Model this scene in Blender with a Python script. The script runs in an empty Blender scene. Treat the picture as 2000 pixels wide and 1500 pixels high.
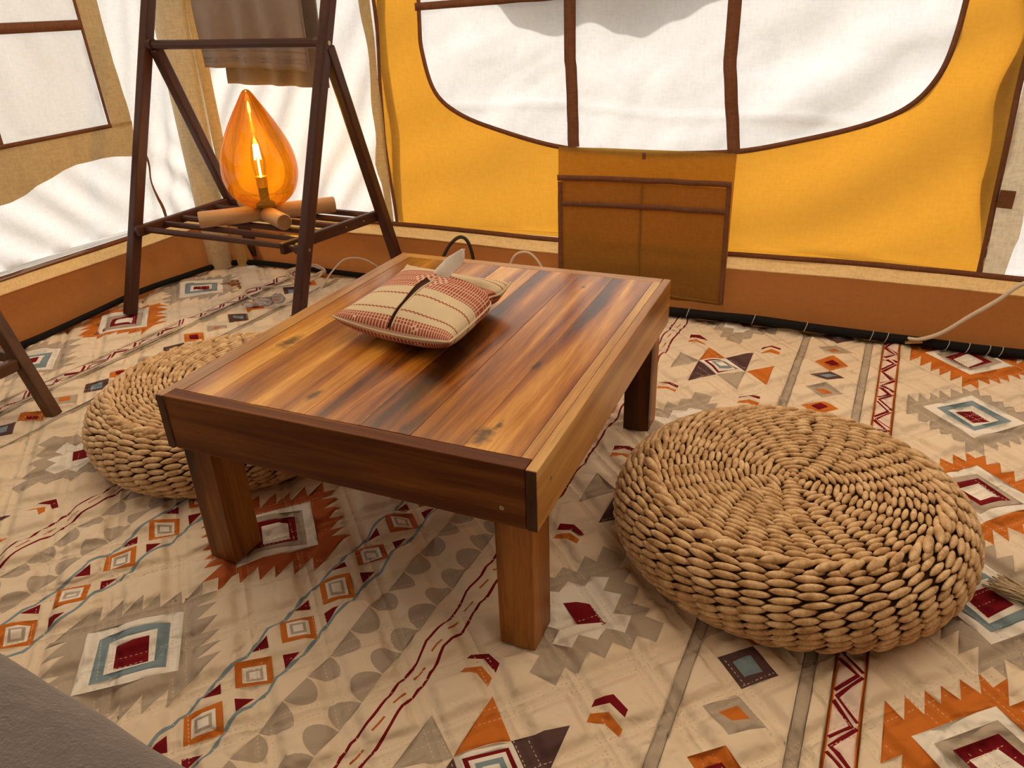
import bpy, bmesh, math, random
from mathutils import Vector, Matrix, noise
from mathutils.geometry import delaunay_2d_cdt
random.seed(7)
PI = math.pi
C = bpy.context.scene.collection
sc = bpy.context.scene

# ---------------------------------------------------------------- camera, sky, sun, exposure
cam_d = bpy.data.cameras.new('camera'); cam = bpy.data.objects.new('camera', cam_d); C.objects.link(cam)
cam_d.sensor_fit = 'HORIZONTAL'; cam_d.sensor_width = 36.0; cam_d.lens = 36.0*1499.76/2000.0
cam_d.clip_start = .02; cam_d.clip_end = 100
cam.matrix_world = Matrix(((0.92, -0.1496, 0.3623, 0.32943), (0.3906, 0.4282, -0.8149, -0.81271), (-0.0332, 0.8912, 0.4523, 0.93026), (0, 0, 0, 1)))
sc.camera = cam
world = bpy.data.worlds.new('world'); sc.world = world; world.use_nodes = True
wn = world.node_tree; wn.nodes.clear()
wo = wn.nodes.new('ShaderNodeOutputWorld'); wb = wn.nodes.new('ShaderNodeBackground'); ws = wn.nodes.new('ShaderNodeTexSky')
ws.sky_type = 'NISHITA'; ws.sun_disc = False; ws.sun_elevation = math.radians(42); ws.sun_rotation = math.radians(-42)
ws.air_density = 1.0; ws.dust_density = 3.0; ws.ozone_density = 0.6
wn.links.new(ws.outputs[0], wb.inputs[0]); wb.inputs[1].default_value = 0.19
wn.links.new(wb.outputs[0], wo.inputs[0])
sun_d = bpy.data.lights.new('sun', 'SUN'); sun_d.energy = 5.8; sun_d.color = (1.0, .95, .86); sun_d.angle = math.radians(2.5)
sun = bpy.data.objects.new('sun', sun_d); C.objects.link(sun)
sun_from = Vector((-.62, .66, .62)).normalized()
sun.rotation_euler = sun_from.to_track_quat('Z', 'Y').to_euler(); sun.location = (-4, 5, 5)
sc.view_settings.view_transform = 'Standard'; sc.view_settings.look = 'None'
sc.view_settings.exposure = 0.0; sc.view_settings.gamma = 1.0; sc.view_settings.use_curve_mapping = False
sc.cycles.use_denoising = True
sc.cycles.max_bounces = 9; sc.cycles.diffuse_bounces = 6; sc.cycles.transparent_max_bounces = 12
sc.cycles.transmission_bounces = 8; sc.cycles.glossy_bounces = 4
sc.cycles.caustics_refractive = False; sc.cycles.caustics_reflective = False

# ---------------------------------------------------------------- helpers
def nz(x, y, z=0.0): return noise.noise(Vector((x, y, z)))

def tag(o, label=None, cat=None, group=None, kind=None):
    if label: o['label'] = label
    if cat: o['category'] = cat
    if group: o['group'] = group
    if kind: o['kind'] = kind
    return o

def empty(name, loc=(0, 0, 0), parent=None, rz=0):
    o = bpy.data.objects.new(name, None); C.objects.link(o); o.location = loc; o.rotation_euler = (0, 0, rz)
    o.empty_display_size = .05
    if parent: o.parent = parent
    return o

def mk(name, verts, faces, mats, parent=None, smooth=True, idx=None, loc=(0, 0, 0)):
    me = bpy.data.meshes.new(name)
    me.from_pydata([tuple(v) for v in verts], [], faces)
    if not isinstance(mats, (list, tuple)): mats = [mats]
    for m in mats: me.materials.append(m)
    if idx is not None: me.polygons.foreach_set('material_index', idx)
    me.polygons.foreach_set('use_smooth', [smooth]*len(faces))
    me.update()
    o = bpy.data.objects.new(name, me); C.objects.link(o); o.location = loc
    if parent: o.parent = parent
    return o

class G:
    """collects geometry for one mesh"""
    def __init__(s): s.v = []; s.f = []; s.i = []
    def add(s, v, f, mi=0):
        n = len(s.v); s.v += [tuple(p) for p in v]; s.f += [tuple(a+n for a in q) for q in f]; s.i += [mi]*len(f); return s
    def box(s, x0, x1, y0, y1, z0, z1, bev=.0, M=None, mi=0):
        bm = bmesh.new(); bmesh.ops.create_cube(bm, size=1)
        for v in bm.verts: v.co = Vector(((x0+x1)/2+v.co.x*(x1-x0), (y0+y1)/2+v.co.y*(y1-y0), (z0+z1)/2+v.co.z*(z1-z0)))
        if bev: bmesh.ops.bevel(bm, geom=bm.edges[:], offset=bev, segments=2, affect='EDGES', profile=.6)
        bm.verts.index_update()
        v = [M @ x.co if M else x.co.copy() for x in bm.verts]; f = [[q.index for q in p.verts] for p in bm.faces]; bm.free()
        return s.add(v, f, mi)
    def bar(s, a, b, w, t, bev=.004, side=None, mi=0):
        """box bar from a to b, width w along side, thickness t"""
        a = Vector(a); b = Vector(b); d = (b-a); L = d.length; d.normalize()
        sd = Vector(side) if side else Vector((1, 0, 0)); sd = (sd-d*sd.dot(d)).normalized(); up = d.cross(sd)
        M = Matrix(((sd.x, up.x, d.x, a.x), (sd.y, up.y, d.y, a.y), (sd.z, up.z, d.z, a.z), (0, 0, 0, 1)))
        return s.box(-w/2, w/2, -t/2, t/2, 0, L, bev, M, mi)
    def tube(s, pts, r, n=10, cap=True, mi=0):
        pts = [Vector(p) for p in pts]; rs = r if isinstance(r, (list, tuple)) else [r]*len(pts)
        v = []; f = []; ref = None
        for k, p in enumerate(pts):
            d = (pts[min(k+1, len(pts)-1)]-pts[max(k-1, 0)]).normalized()
            if ref is None: ref = Vector((0, 0, 1)) if abs(d.z) < .9 else Vector((1, 0, 0))
            a = (ref-d*ref.dot(d)).normalized(); b = d.cross(a); ref = a
            for j in range(n):
                t = 2*PI*j/n; v.append(p+a*(rs[k]*math.cos(t))+b*(rs[k]*math.sin(t)))
        for k in range(len(pts)-1):
            for j in range(n):
                f.append((k*n+j, k*n+(j+1) % n, (k+1)*n+(j+1) % n, (k+1)*n+j))
        if cap: f.append(tuple(range(n))[::-1]); f.append(tuple((len(pts)-1)*n+j for j in range(n)))
        return s.add(v, f, mi)
    def lathe(s, prof, c=(0, 0, 0), n=48, mi=0):
        v = []; f = []
        for r, z in prof:
            for j in range(n):
                a = 2*PI*j/n; v.append((c[0]+r*math.cos(a), c[1]+r*math.sin(a), c[2]+z))
        for k in range(len(prof)-1):
            for j in range(n): f.append((k*n+j, k*n+(j+1) % n, (k+1)*n+(j+1) % n, (k+1)*n+j))
        return s.add(v, f, mi)
    def obj(s, name, mats, parent=None, smooth=False, loc=(0, 0, 0)):
        return mk(name, s.v, s.f, mats, parent, smooth, s.i, loc)

def crom(pts, n=8):
    """Catmull-Rom through the points"""
    P = [Vector(p) for p in pts]; P = [P[0]*2-P[1]]+P+[P[-1]*2-P[-2]]; out = []
    for i in range(1, len(P)-2):
        for k in range(n):
            t = k/n; a, b, c, d = P[i-1], P[i], P[i+1], P[i+2]
            out.append(.5*((2*b)+(c-a)*t+(2*a-5*b+4*c-d)*t*t+(-a+3*b-3*c+d)*t**3))
    out.append(P[-2]); return out

def area2(p): return sum(p[i][0]*p[(i+1) % len(p)][1]-p[(i+1) % len(p)][0]*p[i][1] for i in range(len(p)))
def cdt(polys, bbox, step):
    """constrained triangulation: polys = [(pts, class)], later ones lie on top; returns 2D verts, tris, class of each"""
    x0, x1, y0, y1 = bbox; V = []; F = []; K = []
    nx = max(1, int((x1-x0)/step)); ny = max(1, int((y1-y0)/step))
    def addp(p, cl):
        if area2(p) < 0: p = p[::-1]
        n = len(V); V.extend(Vector((a[0], a[1])) for a in p); F.append(list(range(n, n+len(p)))); K.append(cl)
    for p, cl in polys: addp(p, cl)
    for i in range(1, nx):
        for j in range(1, ny):
            V.append(Vector((x0+(x1-x0)*(i+(.5 if j % 2 else 0))/nx-(.25*step), y0+(y1-y0)*j/ny)))
    ov, oe, of, _, _, orf = delaunay_2d_cdt(V, [], F, 1, 1e-6)
    idx = []; fs = []
    for f, o in zip(of, orf):
        if o: fs.append(tuple(f)); idx.append(K[max(o)])
    return ov, fs, idx

def split_obj(name, ov, fs, idx, classes, mats, fn, parent):
    """object from the triangles of the given classes, mapped by fn(x,y)->3D"""
    use = {}; vs = []; ff = []; ii = []
    for f, c in zip(fs, idx):
        if c in classes:
            g = []
            for a in f:
                if a not in use: use[a] = len(vs); vs.append(fn(ov[a][0], ov[a][1]))
                g.append(use[a])
            ff.append(tuple(g)); ii.append(classes.index(c))
    return mk(name, vs, ff, mats, parent, True, ii)

# ---------------------------------------------------------------- materials
def newmat(name):
    m = bpy.data.materials.new(name); m.use_nodes = True; nt = m.node_tree; nt.nodes.clear()
    return m, nt, nt.nodes.new('ShaderNodeOutputMaterial')
def N(nt, typ, **kw):
    n = nt.nodes.new(typ)
    for k, v in kw.items(): setattr(n, k, v)
    return n
def ramp(nt, src, stops):
    r = N(nt, 'ShaderNodeValToRGB'); e = r.color_ramp.elements
    while len(e) < len(stops): e.new(.5)
    for q, (p, c) in zip(e, stops): q.position = p; q.color = (*c, 1) if len(c) == 3 else c
    nt.links.new(src, r.inputs[0]); return r.outputs[0]
def noise_tex(nt, vec, scale, detail=3, rough=.5, dist=0):
    n = N(nt, 'ShaderNodeTexNoise'); n.inputs['Scale'].default_value = scale; n.inputs['Detail'].default_value = detail
    n.inputs['Roughness'].default_value = rough; n.inputs['Distortion'].default_value = dist
    nt.links.new(vec, n.inputs['Vector']); return n.outputs['Fac']
def mapping(nt, scale=(1, 1, 1), rot=(0, 0, 0), coord='Object'):
    t = N(nt, 'ShaderNodeTexCoord'); m = N(nt, 'ShaderNodeMapping'); m.inputs['Scale'].default_value = scale; m.inputs['Rotation'].default_value = rot
    nt.links.new(t.outputs[coord], m.inputs[0]); return m.outputs[0]
def mixc(nt, fac, a, b, typ='MIX'):
    m = N(nt, 'ShaderNodeMix', data_type='RGBA', blend_type=typ)
    for s, v in ((0, fac), (6, a), (7, b)):
        if hasattr(v, 'is_linked') or hasattr(v, 'links'): nt.links.new(v, m.inputs[s])
        else: m.inputs[s].default_value = v if s == 0 else (*v, 1)
    return m.outputs[2]
def bump(nt, h, strength, dist=.002, prev=None):
    b = N(nt, 'ShaderNodeBump'); b.inputs['Strength'].default_value = strength; b.inputs['Distance'].default_value = dist
    nt.links.new(h, b.inputs['Height'])
    if prev: nt.links.new(prev, b.inputs['Normal'])
    return b.outputs[0]
def wave(nt, vec, scale, axis='X', dist=0.0):
    w = N(nt, 'ShaderNodeTexWave', wave_type='BANDS', bands_direction=axis); w.inputs['Scale'].default_value = scale
    w.inputs['Distortion'].default_value = dist; w.inputs['Detail'].default_value = 1
    nt.links.new(vec, w.inputs['Vector']); return w.outputs['Fac']

def canvas(name, col, trans=.55, weave=True, var=.12, tcol=None, warp=('X', 'Z'), wscale=380):
    """thin cloth that both reflects and lets light through"""
    m, nt, out = newmat(name); v = mapping(nt)
    n1 = noise_tex(nt, v, 6, 4, .6); n2 = noise_tex(nt, mapping(nt, (1, 1, .25)), 160, 2, .6); n3 = noise_tex(nt, mapping(nt, (.25, .25, 1)), 160, 2, .6)
    lo = tuple(c*(1-var) for c in col)
    c = mixc(nt, n1, lo, col)
    th = N(nt, 'ShaderNodeMath', operation='MULTIPLY'); nt.links.new(n2, th.inputs[0]); nt.links.new(n3, th.inputs[1])
    slub = ramp(nt, th.outputs[0], [(.14, (1, 1, 1)), (.38, (1-var*1.6,)*3)])
    c = mixc(nt, 1.0, c, slub, 'MULTIPLY')
    d = N(nt, 'ShaderNodeBsdfDiffuse'); t = N(nt, 'ShaderNodeBsdfTranslucent'); mx = N(nt, 'ShaderNodeMixShader')
    nt.links.new(c, d.inputs[0])
    if tcol:
        c2 = mixc(nt, 1.0, c, tuple(a/max(b, 1e-3) for a, b in zip(tcol, col)), 'MULTIPLY'); nt.links.new(c2, t.inputs[0])
    else: nt.links.new(c, t.inputs[0])
    if weave:
        b = bump(nt, th.outputs[0], .35, .0012); nt.links.new(b, d.inputs['Normal']); nt.links.new(b, t.inputs['Normal'])
    mx.inputs[0].default_value = trans
    nt.links.new(d.outputs[0], mx.inputs[1]); nt.links.new(t.outputs[0], mx.inputs[2]); nt.links.new(mx.outputs[0], out.inputs[0])
    return m

def cloth(name, col, rough=.9, sheen=.0, bs=900, bstr=.25, var=.1, bdist=.001, extra=None):
    m, nt, out = newmat(name); p = N(nt, 'ShaderNodeBsdfPrincipled'); v = mapping(nt)
    n = noise_tex(nt, v, 22, 4, .6); c = mixc(nt, n, tuple(a*(1-var) for a in col), tuple(min(1, a*(1+var*.5)) for a in col))
    nt.links.new(c, p.inputs['Base Color']); p.inputs['Roughness'].default_value = rough
    p.inputs['Specular IOR Level'].default_value = .15 if rough > .6 else .35
    if sheen: p.inputs['Sheen Weight'].default_value = sheen
    b = bump(nt, noise_tex(nt, v, bs, 2, .5), bstr, bdist)
    if extra: b = bump(nt, noise_tex(nt, mapping(nt, extra[1]), extra[0], 4, .6), extra[2], extra[3], b)
    nt.links.new(b, p.inputs['Normal']); nt.links.new(p.outputs[0], out.inputs[0]); return m

def rugmat(name, col):
    m, nt, out = newmat(name); p = N(nt, 'ShaderNodeBsdfPrincipled'); v = mapping(nt)
    n = noise_tex(nt, v, 22, 4, .6); nt.links.new(mixc(nt, n, tuple(a*.95 for a in col), tuple(min(1, a*1.03) for a in col)), p.inputs['Base Color'])
    p.inputs['Roughness'].default_value = .95; p.inputs['Specular IOR Level'].default_value = .1
    b = bump(nt, noise_tex(nt, v, 1200, 2, .5), .15, .0006)
    for sc_, st_, d_, ds in ((4.5, .30, .024, .8), (11, .16, .012, .5)):
        f = noise_tex(nt, v, sc_, 3, .55, ds)
        a = N(nt, 'ShaderNodeMath', operation='SUBTRACT'); nt.links.new(f, a.inputs[0]); a.inputs[1].default_value = .5
        ab = N(nt, 'ShaderNodeMath', operation='ABSOLUTE'); nt.links.new(a.outputs[0], ab.inputs[0])
        mr = N(nt, 'ShaderNodeMapRange', interpolation_type='SMOOTHSTEP'); nt.links.new(ab.outputs[0], mr.inputs[0]); mr.inputs[1].default_value = 0; mr.inputs[2].default_value = .06
        b = bump(nt, mr.outputs[0], st_, d_*.35, b)
    for rot, ph in ((PI/4, .02), (-PI/4, .05)):
        # quilting seams every 112 mm, doubled 20 mm apart, dimpling the wadding
        mp = mapping(nt, (1, 1, 1)); vr_ = N(nt, 'ShaderNodeVectorRotate', rotation_type='Z_AXIS'); vr_.inputs['Angle'].default_value = -rot; nt.links.new(mp, vr_.inputs['Vector'])
        sx = N(nt, 'ShaderNodeSeparateXYZ'); nt.links.new(vr_.outputs[0], sx.inputs[0]); ds_ = []
        for o_ in (0, .020):
            ad = N(nt, 'ShaderNodeMath', operation='SUBTRACT'); nt.links.new(sx.outputs[0], ad.inputs[0]); ad.inputs[1].default_value = ph+o_
            pg = N(nt, 'ShaderNodeMath', operation='PINGPONG'); nt.links.new(ad.outputs[0], pg.inputs[0]); pg.inputs[1].default_value = .056; ds_.append(pg.outputs[0])
        mn = N(nt, 'ShaderNodeMath', operation='MINIMUM'); nt.links.new(ds_[0], mn.inputs[0]); nt.links.new(ds_[1], mn.inputs[1])
        mr = N(nt, 'ShaderNodeMapRange', interpolation_type='SMOOTHERSTEP'); nt.links.new(mn.outputs[0], mr.inputs[0]); mr.inputs[1].default_value = 0; mr.inputs[2].default_value = .022
        b = bump(nt, mr.outputs[0], .55, .009, b)
    nt.links.new(b, p.inputs['Normal']); nt.links.new(p.outputs[0], out.inputs[0]); return m
def wood(name, stops, axis='Y', scale=22, gloss=.25, coat=.5, knots=None, stretch=.06, fine=.25, warp=2.0):
    """grain runs along axis; per-object hue through the random of Object Info"""
    m, nt, out = newmat(name); p = N(nt, 'ShaderNodeBsdfPrincipled')
    s = [1, 1, 1]; s['XYZ'.index(axis)] = stretch
    v = mapping(nt, tuple(s)); oi = N(nt, 'ShaderNodeObjectInfo')
    off = N(nt, 'ShaderNodeVectorMath', operation='MULTIPLY_ADD'); off.inputs[1].default_value = (1, 1, 1)
    rnd = N(nt, 'ShaderNodeMath', operation='MULTIPLY'); nt.links.new(oi.outputs['Random'], rnd.inputs[0]); rnd.inputs[1].default_value = 13.0
    cv = N(nt, 'ShaderNodeCombineXYZ')
    for i in range(3): nt.links.new(rnd.outputs[0], cv.inputs[i])
    ad = N(nt, 'ShaderNodeVectorMath', operation='ADD'); nt.links.new(v, ad.inputs[0]); nt.links.new(cv.outputs[0], ad.inputs[1])
    vv = ad.outputs[0]
    n1 = noise_tex(nt, vv, scale, 3, .5, warp*.3)
    ns = noise_tex(nt, vv, scale*.35, 2, .5, .4)
    w = N(nt, 'ShaderNodeMath', operation='MULTIPLY_ADD'); nt.links.new(ns, w.inputs[0]); w.inputs[1].default_value = .62; 
    mm = N(nt, 'ShaderNodeMath', operation='MULTIPLY'); nt.links.new(n1, mm.inputs[0]); mm.inputs[1].default_value = .5
    nt.links.new(mm.outputs[0], w.inputs[2])
    val = w.outputs[0]
    tone = N(nt, 'ShaderNodeMath', operation='MULTIPLY_ADD'); nt.links.new(oi.outputs['Random'], tone.inputs[0]); tone.inputs[1].default_value = .12; tone.inputs[2].default_value = -.06
    sm = N(nt, 'ShaderNodeMath', operation='ADD'); nt.links.new(val, sm.inputs[0]); nt.links.new(tone.outputs[0], sm.inputs[1])
    c = ramp(nt, sm.outputs[0], stops)
    n2 = noise_tex(nt, vv, scale*9, 3, .7)
    fg = ramp(nt, n2, [(.35, (1-fine,)*3), (.6, (1, 1, 1))]); c = mixc(nt, 1.0, c, fg, 'MULTIPLY')
    if knots:
        geo = N(nt, 'ShaderNodeTexCoord')
        dn = N(nt, 'ShaderNodeTexNoise'); dn.inputs['Scale'].default_value = 60; dn.inputs['Detail'].default_value = 4; nt.links.new(geo.outputs['Object'], dn.inputs['Vector'])
        for (kx, ky, r, ex) in knots:
            mp = N(nt, 'ShaderNodeMapping'); mp.inputs['Location'].default_value = (-kx/r, -ky/(r*ex), 0); mp.inputs['Scale'].default_value = (1/r, 1/(r*ex), 0)
            nt.links.new(geo.outputs['Object'], mp.inputs[0])
            ln = N(nt, 'ShaderNodeVectorMath', operation='LENGTH'); nt.links.new(mp.outputs[0], ln.inputs[0])
            a = N(nt, 'ShaderNodeMath', operation='MULTIPLY_ADD'); nt.links.new(dn.outputs['Fac'], a.inputs[0]); a.inputs[1].default_value = 1.6; nt.links.new(ln.outputs['Value'], a.inputs[2])
            k = ramp(nt, a.outputs[0], [(.75, (.85,)*3), (1.0, (.0,)*3)])
            mr = N(nt, 'ShaderNodeMapRange'); nt.links.new(a.outputs[0], mr.inputs[0]); mr.inputs[1].default_value = 1.1; mr.inputs[2].default_value = 2.0; mr.inputs[3].default_value = .9; mr.inputs[4].default_value = 0
            c = mixc(nt, mr.outputs[0], c, (.045, .018, .008))
    nt.links.new(c, p.inputs['Base Color'])
    rr = N(nt, 'ShaderNodeMapRange'); nt.links.new(n2, rr.inputs[0]); rr.inputs[3].default_value = gloss-.05; rr.inputs[4].default_value = gloss+.1
    nt.links.new(rr.outputs[0], p.inputs['Roughness']); p.inputs['Coat Weight'].default_value = coat; p.inputs['Specular IOR Level'].default_value = .5 if coat > .2 else .22; p.inputs['Coat Roughness'].default_value = .18
    nt.links.new(bump(nt, n2, .12, .0006), p.inputs['Normal']); nt.links.new(p.outputs[0], out.inputs[0]); return m

def plain(name, col, rough=.5, metal=0.0, spec=.5, emit=None, es=0):
    m, nt, out = newmat(name); p = N(nt, 'ShaderNodeBsdfPrincipled'); v = mapping(nt)
    c = mixc(nt, noise_tex(nt, v, 40, 3, .6), tuple(a*.85 for a in col), col)
    nt.links.new(c, p.inputs['Base Color']); p.inputs['Roughness'].default_value = rough; p.inputs['Metallic'].default_value = metal
    p.inputs['Specular IOR Level'].default_value = spec
    if emit: p.inputs['Emission Color'].default_value = (*emit, 1); p.inputs['Emission Strength'].default_value = es
    nt.links.new(p.outputs[0], out.inputs[0]); return m

def thin_glass(name, col, rough=.02, refl=.5, body=0.0):
    m, nt, out = newmat(name)
    t = N(nt, 'ShaderNodeBsdfTransparent'); g = N(nt, 'ShaderNodeBsdfGlossy'); lw = N(nt, 'ShaderNodeLayerWeight'); mx = N(nt, 'ShaderNodeMixShader')
    lw.inputs[0].default_value = .35
    edge = mixc(nt, lw.outputs['Facing'], col, tuple(c**1.6 for c in col)); nt.links.new(edge, t.inputs[0])
    g.inputs['Roughness'].default_value = rough
    mu = N(nt, 'ShaderNodeMath', operation='MULTIPLY'); nt.links.new(lw.outputs['Fresnel'], mu.inputs[0]); mu.inputs[1].default_value = refl
    nt.links.new(mu.outputs[0], mx.inputs[0]); nt.links.new(t.outputs[0], mx.inputs[1]); nt.links.new(g.outputs[0], mx.inputs[2])
    last = mx.outputs[0]
    if body:
        tr = N(nt, 'ShaderNodeBsdfTranslucent'); tr.inputs[0].default_value = (*col, 1); m2 = N(nt, 'ShaderNodeMixShader'); m2.inputs[0].default_value = body
        nt.links.new(last, m2.inputs[1]); nt.links.new(tr.outputs[0], m2.inputs[2]); last = m2.outputs[0]
    nt.links.new(last, out.inputs[0]); return m

M = {}
M['white'] = canvas('white_canvas', (.80, .79, .76), .56, var=.05, tcol=(.70, .69, .665))
M['pane'] = canvas('window_cloth', (.80, .80, .78), .56, var=.05, tcol=(.70, .695, .68))
M['yellow'] = canvas('yellow_canvas', (.66, .38, .10), .54, tcol=(.58, .262, .022), var=.05)
M['tan'] = canvas('tan_canvas', (.70, .52, .28), .36, tcol=(.56, .40, .19))
M['dim'] = canvas('dim_canvas', (.34, .24, .15), .12, weave=False)  # unseen front and right walls, darkened to cut fill light on near faces
M['pane2'] = canvas('window_cloth_grey', (.78, .77, .74), .48, var=.05, tcol=(.62, .61, .58))
M['cream'] = canvas('cream_canvas', (.88, .76, .55), .42)
M['roof_dim'] = canvas('roof_canvas_dim', (.55, .42, .28), .30)  # unseen front slope, darkened so light falls mainly from the back
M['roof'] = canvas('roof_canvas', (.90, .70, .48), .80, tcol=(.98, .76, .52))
M['pouchc'] = canvas('pouch_cloth', (.50, .30, .08), .60, tcol=(.66, .42, .09), var=.07)
M['tape'] = canvas('brown_tape', (.34, .17, .10), .45, var=.12, tcol=(.50, .26, .15))
M['sheet'] = canvas('brown_groundsheet', (.32, .115, .035), .20, weave=False, tcol=(.36, .13, .03), var=.05)
M['band'] = canvas('tan_band', (.76, .50, .21), .28, tcol=(.8, .5, .2))
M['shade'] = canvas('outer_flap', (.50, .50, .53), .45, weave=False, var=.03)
RUGC = dict(cream=(.84, .72, .56), white=(.90, .87, .80), pink=(.86, .71, .62), grey=(.48, .41, .33), orange=(.62, .185, .03),
            maroon=(.20, .010, .016), plum=(.115, .065, .065), blue=(.235, .33, .385), rust=(.50, .13, .045))
RK = list(RUGC)
RM = [rugmat('rug_print_'+k, RUGC[k]) for k in RK]
teak_stops = [(.37, (.038, .011, .002)), (.45, (.12, .034, .004)), (.52, (.29, .088, .008)), (.60, (.52, .20, .020)), (.68, (.84, .44, .09))]
KN = [(-.609, .255, .017, 2.2), (-.111, .062, .017, 1.7), (-.232, .045, .008, 1.6), (-.122, .311, .007, 3.2), (-.43, .086, .009, 2.2), (-.56, .60, .008, 3.0), (-.171, .721, .006, 2), (-.10, .10, .006, 3)]
M['teak_y'] = wood('teak_top', teak_stops, 'Y', 24, .22, .35, KN, .07)
M['teak_rim'] = wood('teak_rim', [(.40, (.065, .014, .002)), (.52, (.13, .032, .003)), (.68, (.36, .13, .02))], 'X', 26, .42, .03, None, .05)  # front rail: shade on the side facing away from light put into the colour
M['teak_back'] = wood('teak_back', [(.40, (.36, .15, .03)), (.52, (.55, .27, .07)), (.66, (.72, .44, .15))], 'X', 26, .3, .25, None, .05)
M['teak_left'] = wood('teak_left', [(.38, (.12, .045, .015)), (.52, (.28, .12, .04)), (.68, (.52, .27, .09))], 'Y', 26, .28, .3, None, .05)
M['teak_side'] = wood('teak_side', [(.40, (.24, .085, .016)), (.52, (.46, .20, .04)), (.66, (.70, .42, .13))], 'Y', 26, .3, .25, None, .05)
M['teak_z'] = wood('teak_leg', [(.42, (.05, .013, .003)), (.52, (.17, .050, .007)), (.66, (.42, .17, .035))], 'Z', 26, .42, .05, None, .07)
M['endgrain'] = wood('teak_end', [(.3, (.03, .012, .005)), (.6, (.10, .04, .014))], 'Z', 60, .5, .1, None, .3)
M['dark_z'] = wood('dark_rack_wood', [(.3, (.040, .015, .010)), (.6, (.075, .028, .019))], 'Z', 50, .42, .06, None, .04, .2)
M['dark_x'] = wood('dark_rack_rail', [(.3, (.040, .015, .010)), (.6, (.075, .028, .019))], 'X', 50, .42, .06, None, .04, .2)
M['dark_y'] = wood('dark_rack_rail_y', [(.3, (.040, .015, .010)), (.6, (.075, .028, .019))], 'Y', 50, .42, .06, None, .04, .2)
M['brownleg'] = wood('brown_stool_wood', [(.3, (.060, .026, .014)), (.6, (.13, .06, .03))], 'Z', 50, .4, .2, None, .04, .2)
M['log'] = wood('pale_log_wood', [(.3, (.44, .24, .11)), (.6, (.62, .38, .20))], 'X', 60, .5, .05, None, .05, .12)
M['log_end'] = wood('log_end_wood', [(.3, (.24, .11, .045)), (.6, (.40, .20, .09))], 'Z', 60, .6, .0, None, .5, .2)
M['metal'] = plain('screw_metal', (.45, .36, .22), .35, 1.0)
M['straw'] = cloth('water_hyacinth', (.68, .48, .29), .45, .0, 300, .3, .35, .0008, (140, (1, 1, .2), .4, .0015))
nt = M['straw'].node_tree; p = [n for n in nt.nodes if n.type == 'BSDF_PRINCIPLED'][0]; geo = nt.nodes.new('ShaderNodeNewGeometry')
n1 = noise_tex(nt, geo.outputs['Position'], 42, 3, .6); n2 = noise_tex(nt, geo.outputs['Position'], 260, 3, .7)
c = ramp(nt, n1, [(.30, (.44, .26, .115)), (.50, (.72, .49, .26)), (.70, (.92, .71, .44))]); c = mixc(nt, 1.0, c, ramp(nt, n2, [(.3, (.74, .70, .64)), (.6, (1, 1, 1))]), 'MULTIPLY')
nt.links.new(c, p.inputs['Base Color']); nt.links.new(bump(nt, n2, .5, .0015), p.inputs['Normal'])
M['straw_core'] = cloth('hyacinth_core', (.06, .028, .012), .9)
M['towel'] = cloth('taupe_towel', (.33, .245, .20), .95, .4, 700, .9, .25, .003, (60, (1, 1, .5), .3, .003))
M['bed'] = cloth('grey_blanket', (.19, .165, .165), .95, .5, 260, .6, .3, .003, (30, (1, 2, 1), .5, .008))
M['pc'] = cloth('pillow_cream', (.66, .56, .39), .9, 0, 700, .5, .1, .0012)
M['pt'] = cloth('pillow_terracotta', (.34, .085, .045), .9, 0, 700, .4, .2, .001)
M['pp'] = cloth('pillow_pink', (.70, .47, .36), .9, 0, 700, .4, .1, .001)
M['slit'] = cloth('slit_brown', (.055, .022, .012), .8)
M['tissue'] = canvas('tissue_paper', (.90, .89, .85), .35, weave=False, var=.03)
M['black'] = cloth('black_binding', (.012, .011, .012), .8, 0, 300, .3, .2)
M['blackcable'] = plain('black_cable', (.02, .012, .01), .4)
M['whitecable'] = plain('white_cable', (.72, .64, .54), .45)
M['tie'] = plain('white_tie', (.6, .6, .6), .5)
M['jute'] = cloth('tassel_fibre', (.62, .52, .36), .9, 0, 500, .3, .2)
M['amber'] = thin_glass('amber_glass', (1.0, .53, .04), .02, .65, .03)
M['clearg'] = thin_glass('bulb_glass', (1.0, .97, .93), .03, .6)
M['plastic'] = thin_glass('clear_plastic', (.92, .92, .95), .15, .8, .08)
M['filament'] = plain('filament', (1, 1, 1), .5, emit=(1.0, .93, .82), es=220)
M['brass'] = plain('brass_socket', (.75, .52, .18), .3, 1.0)
M['socket'] = plain('dark_socket', (.10, .035, .012), .5)
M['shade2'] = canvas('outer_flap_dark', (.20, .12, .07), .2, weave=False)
M['ground'] = cloth('pale_gravel_ground', (.42, .40, .34), .95, 0, 40, .5, .3, .01)

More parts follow.
